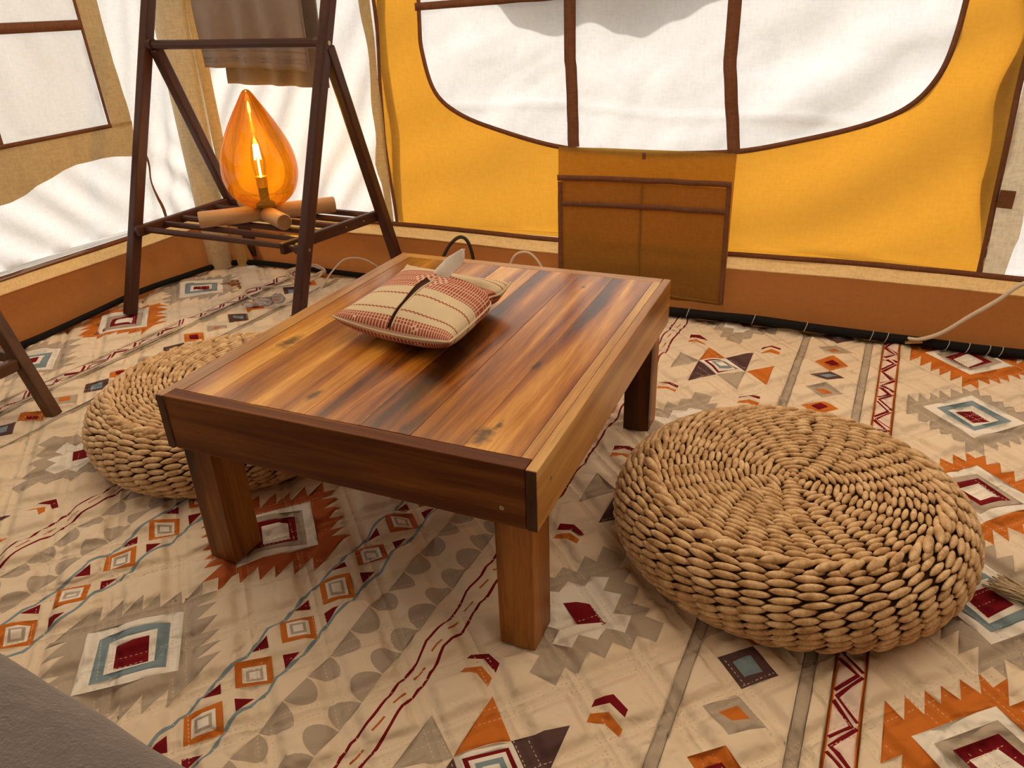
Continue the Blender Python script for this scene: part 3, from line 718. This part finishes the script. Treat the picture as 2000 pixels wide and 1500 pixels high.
screw((-.055, 0, .277), (0, -1, 0), tb); screw((.0, .054, .308), (1, 0, 0), tb); screw((.0, D-.03, .29), (1, 0, 0), tb)

# ---------------------------------------------------------------- woven floor cushions
prof = [(0, .965), (.2, .972), (.4, .985), (.6, .998), (.74, .992), (.84, .955), (.91, .87), (.965, .74), (1.0, .52), (.995, .34), (.96, .17), (.88, .04), (.80, .0)]
def profile(R, h):
    pts = crom([(a*R, 0, b*h) for a, b in prof], 12); out = [(p.x, p.z) for p in pts]
    L = [0]
    for i in range(1, len(out)): L.append(L[-1]+math.hypot(out[i][0]-out[i-1][0], out[i][1]-out[i-1][1]))
    def at(s):
        i = 1
        while i < len(L)-1 and L[i] < s: i += 1
        t = (s-L[i-1])/max(1e-9, L[i]-L[i-1]); a = out[i-1]; b = out[i]
        tx, tz = b[0]-a[0], b[1]-a[1]; ln = math.hypot(tx, tz) or 1
        return a[0]+tx*t, a[1]+tz*t, tz/ln, -tx/ln   # r, z, and -(normal)
    return at, L[-1], out
def bead_mesh(n=7, rings=5):
    v = []; f = []
    for k in range(1, rings+1):
        t = k/(rings+1); x = -1+2*t; r = math.sin(PI*t)**.62*(1.12-.24*t)
        for j in range(n):
            a = 2*PI*j/n+PI/2; v.append((x, r*math.cos(a), r*math.sin(a)))
    v.append((-1.02, 0, -.35)); v.append((1.02, 0, -.35)); e0, e1 = len(v)-2, len(v)-1
    for k in range(rings-1):
        for j in range(n): f.append((k*n+j, (k+1)*n+j, (k+1)*n+(j+1) % n, k*n+(j+1) % n))
    for j in range(n): f.append((e0, j, (j+1) % n)); f.append((e1, (rings-1)*n+(j+1) % n, (rings-1)*n+j))
    return v, f
BV, BF = bead_mesh()
bead_me = bpy.data.meshes.new('strand'); bead_me.from_pydata(BV, [], BF); bead_me.materials.append(M['straw'])
bead_me.polygons.foreach_set('use_smooth', [True]*len(BF)); bead_me.update()
def pouf(cx, cy, R, h, label, spin, seed):
    rnd = random.Random(seed)
    root = tag(empty('floor_cushion', (cx, cy, 0), rz=0), label, 'floor cushion', 'round woven straw floor cushions')
    at, L, out = profile(R-.006, h-.006)
    g = G(); g.lathe([(max(.001, r-.004), z-.004*(1 if r < R*.85 else .4)) for r, z in out if z > .002]+[(.001, .004)], n=64)
    g.obj('core', M['straw_core'], root, True)
    mats = []; s = .010; ang = 0.0; steps = [6, 11, 18, 26, 34, 42, 50]
    camp = Vector(cam.matrix_world.translation)
    while s < L-.004:
        r, z, nx_, nz_ = at(s)
        N_ = min(steps, key=lambda q: abs(q-2*PI*r/(.0345 if z > h*.9 else .041)))
        rim = abs(s-L*.555) < .006
        bw = (.0056 if z > h*.9 else .0064) if not rim else .0080; bt = .0060 if not rim else .0078
        ang += .30/N_*2*PI if N_ < 60 else 0
        for j in range(N_):
            a = spin+2*PI*j/N_+ang*.35+rnd.uniform(-.07, .07)*2*PI/N_*.8
            n = Vector((-nx_*math.cos(a), -nx_*math.sin(a), -nz_))  # outward normal
            n = Vector((abs(nx_)*math.cos(a) if True else 0, abs(nx_)*math.sin(a), -nz_ if z > h*.5 else -abs(nz_)*1.0))
            if z > h*.5: n.z = abs(nz_)
            n.normalize()
            t = Vector((-math.sin(a), math.cos(a), 0)); b = n.cross(t)
            tw = .15+rnd.uniform(-.10, .10) if not rim else .42
            t2 = (t*math.cos(tw)+b*math.sin(tw)).normalized(); t2 = (t2-n*.10).normalized(); n2 = (n-t2*n.dot(t2)).normalized(); b2 = n2.cross(t2)
            ln = 2*PI*r/N_*.5*(1.22 if not rim else 1.6)*rnd.uniform(.92, 1.08); k = rnd.uniform(.90, 1.12)
            p = Vector((r*math.cos(a), r*math.sin(a), z))+n*(.0005+rnd.uniform(-.0008, .0008)+(.003 if rim else 0))
            sx, sy, sz = max(ln, .007), bw*k, bt*k
            mt = Matrix(((t2.x*sx, b2.x*sy, n2.x*sz, p.x), (t2.y*sx, b2.y*sy, n2.y*sz, p.y), (t2.z*sx, b2.z*sy, n2.z*sz, p.z), (0, 0, 0, 1)))
            wp = p+Vector((cx, cy, 0)); vd = (camp-wp); dist = vd.length; face = n.dot(vd.normalized())
            mats.append((mt, (sx*sy*max(0, face)/dist**2) if face > .1 else 0, wp))
        s += .0113 if z > h*.9 else .0124
    def hidden(w):   # behind the table top as seen from the camera
        d = w-camp; t = (H-camp.z)/d.z; q = camp+d*t
        return (-W < q.x < 0 and 0 < q.y < D) if t < 1 else False
    order = sorted(range(len(mats)), key=lambda i: -(mats[i][1] if not hidden(mats[i][2]) else 0))
    big = set(order[:300]); g = G()
    for i, (mt, _, _) in enumerate(mats):
        if i in big:
            o = bpy.data.objects.new('strand', bead_me); C.objects.link(o); o.parent = root; o.matrix_local = mt
        else: g.add([mt @ Vector(q) for q in BV], BF)
    o = g.obj('strands', M['straw'], root, True); o['kind'] = 'stuff'
    return root
pouf(.317, .438, .316, .149, 'large round woven straw floor cushion lying in full view right of the table', .3, 3)
pouf(-.953, .412, .327, .149, 'round woven straw floor cushion half hidden behind the left side of the table', 1.1, 5)

# ---------------------------------------------------------------- A-frame towel rack
rk = tag(empty('towel_rack', (-1.49, 1.2, 0)), 'dark brown wooden A-frame towel rack with slatted shelf standing in the tent corner', 'towel rack')
rk_inv = Vector((1.49, -1.2, 0))
def K(p): return Vector(p)+rk_inv
fx, fy, th, Wd, dh, zh, Dp, zs, WT, off = -1.859, .921, -.035, .713, .307, .823, .612, .268, .716, .015
ex = Vector((math.cos(th), math.sin(th), 0)); ey = Vector((-math.sin(th), math.cos(th), 0)); F0 = Vector((fx, fy, 0))
def fr(s, z): return F0+ex*((Wd+(WT-Wd)*z/zh)*s+off*z/zh)+ey*(dh*z/zh)+Vector((0, 0, z))
def re(s, z): return F0+ex*((Wd+(WT-Wd)*z/zh)*s+off*z/zh)+ey*(Dp+(dh-Dp)*z/zh)+Vector((0, 0, z))
LW, LT = .033, .036
for s in (0, 1):
    G().bar(K(fr(s, -.004)), K(fr(s, 1.22)), LW, LT, .006, ex).obj('leg', M['dark_z'], rk)
    io = ex*(LW+.004)*(1 if s == 0 else 0)
    shift = ex*((LW+.003)*(1 if s == 0 else 1))
    G().bar(K(re(s, -.004)+(shift if s == 0 else ex*.004)), K(re(s, zh-.01)+(shift if s == 0 else ex*.004)), LW, LT*.95, .006, ex).obj('leg', M['dark_z'], rk)
def rung(name, a, b, r=.0135, n=8):
    G().tube([K(a), K(b)], r, n).obj(name, M['dark_x'], rk)
rung('rung', fr(0, zh)+ex*.01, fr(1, zh)-ex*.01, .0140)
rung('rung', fr(0, 1.16)+ex*.01, fr(1, 1.16)-ex*.01, .014)
G().tube([K(fr(0, zh)+ex*.012), K(fr(0, zh)+ex*.034)], .019, 12).obj('spacer', M['dark_x'], rk)
G().tube([K(fr(1, zh)-ex*.030), K(fr(1, zh)-ex*.010)], .019, 12).obj('spacer', M['dark_x'], rk)
screw(K(fr(1, zh)+ex*(LW/2)), ex, rk, .0065)
# shelf: two side rails and seven cross slats
sh0 = fr(0, zs); sb0 = re(0, zs); inn = .040
def shp(s, t, dz=0.0):
    a = fr(0, zs)+ex*(inn if s < .5 else 0); b = fr(1, zs)-ex*(inn if s > .5 else 0)
    base = fr(0, zs)+ex*(.034+(Wd-.034-.072+.055*max(0, t))*s)+ey*((Dp+(dh-Dp)*zs/zh-dh*zs/zh)*t); base.z = zs+dz; return base
for s in (0, 1): 
    G().tube([K(fr(s, zs)+ex*(.014 if s == 0 else -.014)), K(fr(s, zs)+ex*(.030 if s == 0 else -.030))], .018, 12).obj('spacer', M['dark_x'], rk)
    G().bar(K(shp(s, -.05)), K(shp(s, 1.02)), .020, .036, .005, ex).obj('shelf_rail', M['dark_y'], rk)
    G().tube([K(fr(s, zs)), K(shp(s, 0))], .009, 10).obj('pin', M['dark_x'], rk)
    screw(K(fr(s, zs)+ex*(LW/2)*(1 if s else -1)), ex*(1 if s else -1), rk, .005)
for i in range(6):
    t = .02+.96*i/5
    G().tube([K(shp(0, t)), K(shp(1, t))], .0105, 8).obj('slat', M['dark_x'], rk)
for t in (.2, .4, .6, .8): screw(K(shp(1, t)+ex*.0105), ex, rk, .0035)

# two towels over the top rung, one falling on the room side and one behind it
def towel(name, x0, x1, zb0, zb1, label, seed, side, r=.018, thick=.006):
    v = []; f = []; nx, nk = 44, 46; top = fr(.5, 1.16); zt = top.z
    for i in range(nx+1):
        s = i/nx; x = x0+(x1-x0)*s; zb = zb0+(zb1-zb0)*s+.006*nz(x*6, seed)
        for k in range(nk+1):
            t = k/nk
            if t < .15:
                a = PI*(t/.15); z = zt+r*math.sin(a); y = top.y-side*r*math.cos(a); hang = 0
                if side < 0: y = top.y-r*math.cos(a)*-side*-1 if False else top.y-r*math.cos(PI-a)
            else:
                q = (t-.15)/.85; z = zt-(zt-zb)*q; hang = q
                y = top.y+(r if side > 0 else -r)+side*.004*q
            y += hang*(.013*math.sin(x*52+seed+2*nz(x*4, z*2, seed))+.007*nz(x*22, z*5, seed))
            xx = x+hang*.012*nz(z*5, s*3, seed+2)
            v.append((xx, y, z))
            if i and k: f.append(((i-1)*(nk+1)+k-1, i*(nk+1)+k-1, i*(nk+1)+k, (i-1)*(nk+1)+k))
    o = mk(name, v, f, M['towel']); md = o.modifiers.new('thickness', 'SOLIDIFY'); md.thickness = thick; md.offset = 0
    hem = G(); rows = [(1, 0), (2, 0), (3, 0)]
    for kk in (nk-2, nk-3, nk-5):
        hem.tube([Vector(v[i*(nk+1)+kk])+Vector((0, -side*-.0035 if side > 0 else -.0035, 0)) for i in range(0, nx+1, 2)], .0012, 5)
    hem.obj('hem', M['towel'], o, True)
    return tag(o, label, 'towel', 'towels hanging on the rack')
towel('towel', -1.700, -1.262, .748, .738, 'taupe terry towel hanging nearest, in front of the other towel on the rack', 1.3, -1)
towel('towel', -1.640, -1.245, .694, .684, 'second taupe towel hanging lower behind the front towel on the rack', 4.1, 1)

# ---------------------------------------------------------------- flame-shaped glass lamp on crossed logs
lx, ly, lz = -1.437, 1.203, .333
lamp = tag(empty('table_lamp', (lx, ly, .268)), 'orange flame-shaped glass lamp with lit candle bulb resting on crossed pale logs', 'lamp')
def log(a, b, r=.0265):
    a = Vector(a)-Vector((lx, ly, .268)); b = Vector(b)-Vector((lx, ly, .268)); L = (b-a).length
    g = G(); n = 24; d = (b-a).normalized()
    st_ = [(0, .9), (.003, 1), (L-.003, 1), (L, .9)]
    v = []; f = []
    for x, k in st_:
        for j in range(n): t = 2*PI*j/n; v.append((x, r*k*math.cos(t), r*k*math.sin(t)))
    for k in range(3):
        for j in range(n): f.append((k*n+j, (k+1)*n+j, (k+1)*n+(j+1) % n, k*n+(j+1) % n))
    o = mk('log', v, f, M['log'], lamp); q = d.to_track_quat('X', 'Z'); o.rotation_mode = 'QUATERNION'; o.rotation_quaternion = q; o.location = a
    cap = []
    for x in (-.0004, L+.0004):
        vv = [(x, 0, 0)]+[(x, r*.9*math.cos(2*PI*j/n), r*.9*math.sin(2*PI*j/n)) for j in range(n)]
        cap.append(vv)
    g.add(cap[0], [(0, 1+(j+1) % n, 1+j) for j in range(n)]).add(cap[1], [(0, 1+j, 1+(j+1) % n) for j in range(n)])
    g.obj('cut_end', M['log_end'], o)
lzc = .268+.011+.0265
log((-1.605, 1.065, lzc), (-1.285, 1.372, lzc))
log((-1.425, 1.192, lzc), (-1.305, 1.123, lzc), .0258); log((-1.470, 1.222, lzc), (-1.640, 1.325, lzc), .0258)
gp_ = crom([(.004, 0, .0), (.056, 0, .006), (.094, 0, .034), (.115, 0, .076), (.121, 0, .122), (.112, 0, .178), (.089, 0, .233), (.060, 0, .285), (.033, 0, .328), (.013, 0, .358), (.002, 0, .364)], 6)
b0 = lzc+.0265-.268-.0015
g = G().lathe([(p.x, p.z+b0) for p in gp_], n=64).obj('glass_shade', M['amber'], lamp, True)
g_o = lamp.children[-1]; g_o.rotation_euler = (0, .055, 0)
G().lathe([(.001, b0+.002), (.030, b0+.002), (.031, b0+.010), (.024, b0+.014), (.0155, b0+.02), (.0155, b0+.062), (.001, b0+.062)], n=24).obj('socket', M['socket'], lamp, True)
g = G().lathe([(.001, b0+.062), (.0165, b0+.062), (.0165, b0+.088), (.019, b0+.092), (.019, b0+.097), (.001, b0+.097)], n=24)
for j in range(12):
    a = 2*PI*j/12; g.bar((.0168*math.cos(a), .0168*math.sin(a), b0+.064), (.0168*math.cos(a), .0168*math.sin(a), b0+.087), .002, .002, 0)
g.obj('lamp_collar', M['brass'], lamp)
bp = crom([(.017, 0, .097), (.0215, 0, .125), (.0225, 0, .150), (.018, 0, .185), (.009, 0, .215), (.001, 0, .232)], 6)
bulb = G().lathe([(p.x, p.z+b0) for p in bp], n=24).obj('bulb', M['clearg'], lamp, True)
g = G().tube([(0, 0, b0+.098), (0, 0, b0+.15)], .003, 8)
for j in range(4):
    a = PI/4+PI*j/2; g.tube([(.009*math.cos(a), .009*math.sin(a), b0+.150), (.006*math.cos(a), .006*math.sin(a), b0+.198)], .0024, 6)
g.obj('filament', M['filament'], bulb, True)
pl = bpy.data.lights.new('bulb_light', 'POINT'); pl.energy = .2; pl.color = (1, .8, .55); pl.shadow_soft_size = .012
po = bpy.data.objects.new('bulb_light', pl); C.objects.link(po); po.parent = lamp; po.location = (0, 0, b0+.168)

# ---------------------------------------------------------------- tissue cushion on the table
pc = Vector((-.402, .428, 0)); pa, pb = .134, .154; prz = math.radians(-8)
pil = tag(empty('tissue_cushion', (pc.x, pc.y, H), rz=prz), 'small cream and terracotta woven cushion tissue holder on the table top', 'tissue holder')
def ptop(u, v_, bot=False):
    """u,v in -1..1"""
    e = max(0, (1-u*u))*max(0, (1-v_*v_)); ed = max(0, (1-abs(u)**4))*max(0, (1-abs(v_)**4))
    x = pa*u*(1-.055*(1-v_*v_))*(1-(.13*math.exp(-((v_-.52)/.10)**2) if u > 0 else 0)); y = pb*v_*(1-.05*(1-u*u))
    x -= .20*y
    lift = .014*(abs(u)*abs(v_))**2
    if bot: z = .036+lift-.0335*ed**.40
    else:
        z = .036+lift+.044*e**.42*(1-.08*nz(u*2, v_*2, 4))
        z -= .007*math.exp(-((u+.02)/.03)**2)*min(1, e*6)
        z -= .022*math.exp(-((v_-.55-.05*u)/.07)**2)*max(0, u)*min(1, e*3)
    return Vector((x, y, max(.0012, z)))
NU, NV = 132, 160
def pcol(s, t):
    """0 cream, 1 terracotta, 2 pink thread; s,t in 0..1"""
    tt = t-.012*math.sin((s-.5)*PI)-.0
    def blocks(bright):
        col = int(s*44); fc = s*44-col; row = int(t*34)
        if fc < .30: return 2
        if bright and abs((s-.5))*.9+abs(t-.60) < .13 or (abs(s-.22)+abs(t-.05) < .035) or (abs(s-.66)+abs(t-.05) < .035):
            return 1 if (col+row) % 2 else 2
        return 2 if (t*34-row) < .12 else 1
    if t < .115: return blocks(False)
    wv = .004*(1 if int(s*66) % 2 else -1)
    for tl in (.185, .365, .835, .905):
        if abs(t-tl-wv) < .0065: return 1
    if .455 < t < .765: return blocks(True)
    if t > .955: return blocks(False)
    return 0
def pgrid(bot):
    v = []; f = []; ii = []
    for i in range(NU+1):
        for j in range(NV+1):
            fu, fv = i/NU, j/NV; k_ = .45 if not bot else .8
            v.append(ptop((-1+2*fu)*(1-k_)-math.cos(PI*fu)*k_, (-1+2*fv)*(1-k_)-math.cos(PI*fv)*k_, bot))
    for i in range(NU):
        for j in range(NV):
            s, t = (i+.5)/NU, (j+.5)/NV
            q = (i*(NV+1)+j, (i+1)*(NV+1)+j, (i+1)*(NV+1)+j+1, i*(NV+1)+j+1)
            f.append(q if not bot else q[::-1]); ii.append(pcol(s, t))
    return v, f, ii
for nm, bt in (('cover_top', False), ('cover_underside', True)):
    v, f, ii = pgrid(bt); mk(nm, v, f, [M['pc'], M['pt'], M['pp']], pil, True, ii)
sm = [ptop(-1+2*i/60, -1) for i in range(61)]+[ptop(1, -1+2*i/60) for i in range(1, 61)]+[ptop(1-2*i/60, 1) for i in range(1, 61)]+[ptop(-1, 1-2*i/60) for i in range(1, 60)]
G().tube(sm+[sm[0]], .0024, 7).obj('seam_piping', M['pc'], pil, True)
v = []; f = []
SL = [-.985+1.22*k/30 for k in range(31)]
for k, q in enumerate(SL):
    w = .026+.042*max(0, min(1, (q+.55)/.6)); 
    v += [ptop(-.02-w, q)+Vector((0, 0, .0012)), ptop(-.02, q)+Vector((0, 0, .0026)), ptop(-.02+w, q)+Vector((0, 0, .0012))]
    if k: f += [(3*k-3, 3*k-2, 3*k+1, 3*k), (3*k-2, 3*k-1, 3*k+2, 3*k+1)]
mk('opening_slit', v, f, M['slit'], pil)
for s_ in (-1, 1):
    G().tube([ptop(-.02+s_*(.030+.044*max(0, min(1, (q+.55)/.6))), q)+Vector((0, 0, .0012)) for q in SL], .0017, 6).obj('slit_edge', M['pc'] if s_ > 0 else M['slit'], pil, True)
# the tissue pulled out of the slit: a folded sheet rising to a point
v = []; f = []
base_a, base_b = Vector((-.400, .490, .405)), Vector((-.440, .520, .405))
tip_a, tip_b = Vector((-.348, .500, .465)), Vector((-.348, .505, .482))
nu, nv = 16, 18
for sgn in (1, -1):
    o = len(v)
    for i in range(nu+1):
        s = i/nu
        for j in range(nv+1):
            t = j/nv; a = base_a.lerp(base_b, s); b = tip_a.lerp(tip_b, s)
            p = a.lerp(b, t)
            w = math.sin(PI*s)*.008*(1-t*.6)*sgn; p += Vector((-.012, .0, .010))*math.sin(PI*t)*s
            p += Vector((w, w*.2, .010*math.sin(PI*s)*t-.004*math.sin(PI*t)))
            p.x += .0025*math.sin(t*9+s*4)
            v.append(p)
            if i and j: f.append((o+(i-1)*(nv+1)+j-1, o+i*(nv+1)+j-1, o+i*(nv+1)+j, o+(i-1)*(nv+1)+j))
tag(mk('tissue', v, f, M['tissue']), 'white paper tissue sticking up out of the cushion slit', 'tissue')

# ---------------------------------------------------------------- storage pouch hanging on the back wall
pch = tag(empty('wall_pouch', (-.24, YB-.02, .05)), 'see-through brown cloth storage pouch with taped pockets hanging below the back window', 'pouch')
pinv = Vector((.24, -YB+.02, -.05))
def PF(x, z, off=0.0):
    zt_ = max(0, min(1, (.50-z)/.45))
    return Vector((x+.004*zt_, YB-.010-fold_b(x, .5)*(1-zt_)-.012*zt_-.006*math.sin(x*11+1)*zt_-.003*nz(x*6, z*6, 3)-off, z))+pinv
def sheetp(name, x0, x1, z0, z1, off, mat, nx=26, nz_=20, zl=0.0):
    v = []; f = []
    for i in range(nx+1):
        for k in range(nz_+1):
            s = i/nx; x = x0+(x1-x0)*s; z = z0+(z1-z0)*k/nz_+zl*s*(1-k/nz_)
            v.append(PF(x, z, off+.003*math.sin(PI*k/nz_)))
            if i and k: f.append(((i-1)*(nz_+1)+k-1, i*(nz_+1)+k-1, i*(nz_+1)+k, (i-1)*(nz_+1)+k))
    mk(name, v, f, mat, pch)
sheetp('back_panel', -.513, .028, .052, .503, .0, M['pouchc'], zl=-.006)
sheetp('pocket', -.500, .018, .062, .405, .008, M['pouchc'])
PFo = lambda a, b, o: PF(a, b, o)
for pts, w in ((seg((-.512, .412), (.024, .418), 20, .002), .017), (seg((-.494, .332), (.014, .338), 20, .002), .017), (seg((-.503, .40), (-.502, .06), 20, .001), .015), (seg((.016, .41), (.022, .058), 20, .001), .015), (seg((-.24, .497), (-.24, .478), 4), .011)):
    ribbon(pts, w, PFo, .015).obj('binding_tape', M['tape'], pch, True)
ribbon(seg((-.245, .40), (-.243, .06), 16), .007, PFo, .012).obj('divider_seam', M['pouchc'], pch, True)
ribbon(seg((-.498, .064), (.022, .056), 16), .010, PFo, .012).obj('hem', M['pouchc'], pch, True)

# ---------------------------------------------------------------- cables
def cable(name, pts, r, mat, label):
    o = G().tube(crom(pts, 8), r, 8).obj(name, mat, None, True); return tag(o, label, 'cable')
cable('cable', [(1.02, 1.470, .30), (.90, 1.465, .262), (.795, 1.46, .212), (.745, 1.455, .160), (.690, 1.45, .110), (.635, 1.45, .055), (.585, 1.452, .026), (.555, 1.462, .020)], .0062, M['whitecable'], 'thick white cable running down the back wall at the right')
cable('cable', [(-.965, 1.46, .012), (-.945, 1.465, .085), (-.905, 1.47, .160), (-.862, 1.472, .196), (-.830, 1.472, .180), (-.812, 1.47, .110), (-.805, 1.462, .012)], .0062, M['blackcable'], 'black cable standing up in a loop behind the table')
cable('cable', [(-.690, 1.46, .012), (-.680, 1.465, .100), (-.655, 1.468, .152), (-.618, 1.47, .166), (-.585, 1.468, .152), (-.555, 1.465, .110), (-.52, 1.46, .012)], .0042, M['whitecable'], 'thin pale cable arching up behind the table beside the pouch')
cable('cable', [(-1.16, 1.49, .012), (-1.25, 1.475, .075), (-1.33, 1.455, .080), (-1.36, 1.40, .045), (-1.352, 1.30, .010), (-1.365, 1.18, .006), (-1.40, 1.14, .005)], .0032, M['whitecable'], 'thin white cable arching over the rug edge right of the rack')
coil = []
for k in range(46):
    a = 2*PI*k/15; rr = .062+.006*math.sin(k*1.7)
    coil.append((-1.50+rr*1.15*math.cos(a), 1.425+rr*math.sin(a), .012+.0045*(k//15)+.010*math.sin(a*.5+1)**2))
cable('cable', coil+[(-1.42, 1.37, .02), (-1.52, 1.30, .006), (-1.60, 1.27, .005), (-1.62, 1.22, .005), (-1.55, 1.17, .005), (-1.46, 1.16, .006)], .0030, M['whitecable'], 'coiled thin white cable lying under the rack shelf')
g = G(); n = 12
for (x, y, z, sx, sy, sz) in ((-1.46, 1.13, .014, .040, .022, .013), (-1.42, 1.16, .020, .028, .020, .016), (-1.50, 1.10, .010, .026, .016, .009)):
    v = []; f = []
    for i in range(n+1):
        for j in range(n):
            a = PI*i/n; b = 2*PI*j/n; k = 1+.22*nz(i*.7+x*9, j*.9, z*40)
            v.append((x+sx*k*math.sin(a)*math.cos(b), y+sy*k*math.sin(a)*math.sin(b), z+sz*k*math.cos(a)))
            if i: f.append(((i-1)*n+j, i*n+j, i*n+(j+1) % n, (i-1)*n+(j+1) % n))
    g.add(v, f)
tag(g.obj('plastic_bag', M['plastic'], None, True), 'crumpled clear plastic bag on the rug beside the rack front leg', 'bag')
# black cable duct along the back edge with white ties
duct = crom([(-.20, 1.468, .018), (.0, 1.466, .020), (.14, 1.458, .026), (.30, 1.460, .020), (.48, 1.468, .014), (.58, 1.466, .014), (.72, 1.462, .013), (.95, 1.466, .013), (1.3, 1.47, .012)], 8)
dct = tag(G().tube(duct, .0135, 10).obj('cable_sleeve', M['black'], None, True), 'black cable sleeve with white ties along the back edge of rug', 'cable sleeve')
for x in (-.07, .13, .28, .46, .50, .655, .705, .755, .785):
    p = min(duct, key=lambda q: abs(q.x-x)); ring = []
    for j in range(13):
        a = 2*PI*j/12; ring.append((x+.004*math.sin(a), p.y+.0146*math.cos(a), p.z+.0146*math.sin(a)))
    G().tube(ring, .0011, 5, False).obj('tie', M['tie'], dct, True)
G().bar((.548, 1.452, .012), (.592, 1.448, .022), .010, .008, .002, (0, 1, 0)).obj('cable_clip', M['metal'], dct)

# ---------------------------------------------------------------- grey bed corner, second rack, tassel
bed = tag(empty('bed', (-.9, -.95, 0)), 'low bed under a soft grey blanket cutting across the lower left corner', 'bed')
v = []; f = []
n1, n2 = 70, 40
bx0, bx1, by0, by1, bz = -1.95, .16, -1.95, -.468, .272
prof_b = [(0, .0), (0, .10), (.002, .2), (.008, .235), (.020, .255), (.038, .267), (.06, .272), (.2, .275), (.5, .272)]
def by(x): return -.432-.118*(x+.47)
for i in range(n1+1):
    x = bx0+(bx1-bx0)*i/n1
    for k, (d, z) in enumerate(prof_b+[(1.0, .272), (1.45, .265)]):
        ex_ = min(1, (bx1-x)/.05, (x-bx0)/.05); zz = z*(max(0, 1-(1-ex_)**2)**.5 if z > .1 else 1)
        v.append((x+.9, by(x)-d+.95+.006*nz(x*8, z*9, 2), zz+.006*nz(x*6, d*8, 5)*(z > .2)))
        if i and k: f.append(((i-1)*11+k-1, i*11+k-1, i*11+k, (i-1)*11+k))
mk('blanket', v, f, M['bed'], bed)
G().box(bx0+.03+.9, bx1-.03+.9, by0+.05+.95, -.54+.95-.05, -.002, .24, .03).obj('mattress', M['cream'], bed)

sx_, sy_ = -1.470, .311
rack2 = tag(empty('folding_stool', (-1.75, .2, 0)), 'brown wooden folding stool with only one slanting leg in view at the left edge', 'stool')
si = Vector((1.75, -.2, 0))
def legpair(y):
    for a, b in (((sx_, y, -.004), (-1.70, y-.0, .58)), ((-1.93, y, -.004), (-1.71, y, .58))):
        G().bar(Vector(a)+si, Vector(b)+si, .030, .036, .005, (0, 1, 0)).obj('leg', M['brownleg'], rack2)
legpair(sy_); legpair(sy_-.42)
def lerp_leg(z): return sx_+(-1.70-sx_)*z/.58
for z in (.142, .42):
    G().bar(Vector((lerp_leg(z), sy_-.40, z))+si, Vector((lerp_leg(z), sy_-.015, z))+si, .024, .030, .004, (1, 0, 0)).obj('rung', M['brownleg'], rack2)
G().bar(Vector((lerp_leg(.150)-.03, sy_, .150))+si, Vector((-1.87, sy_, .150))+si, .020, .028, .004, (0, 1, 0)).obj('rung', M['brownleg'], rack2)
G().box(-1.93+1.75, -1.50+1.75, sy_-.44-.2, sy_+.02-.2, .56, .585, .006).obj('seat', M['brownleg'], rack2)

rnd = random.Random(2); g = G(); hx, hy = .742, .372
for i in range(90):
    a = rnd.uniform(-.36, .36); L = rnd.uniform(.080, .108); d0 = Vector((-.80, .60, 0)).normalized(); d1 = Vector((-d0.y, d0.x, 0))
    z0 = rnd.uniform(.004, .016); pts = []
    for k in range(6):
        t = k/5; pts.append(Vector((hx, hy, 0))+d0*L*t+d1*(math.sin(a)*L*t*.62+.003*math.sin(t*6+i)+rnd.uniform(-.004, .004)*(1-t))+Vector((0, 0, z0+.010*(1-t)+.006*math.sin(t*PI)*rnd.random())))
    g.tube(pts, .0011, 5)
ts = g.obj('tassel', M['jute'], None, True); tag(ts, 'beige string tassel lying on the rug at the right edge', 'tassel')
G().tube([(hx-.004, hy+.003, .014), (hx+.006, hy-.004, .014)], .010, 12).obj('wrap', M['jute'], ts, True)
G().tube(crom([(hx+.004, hy-.003, .014), (hx+.03, hy-.03, .008), (hx+.05, hy-.02, .006)], 6), .003, 8).obj('cord', M['jute'], ts, True)
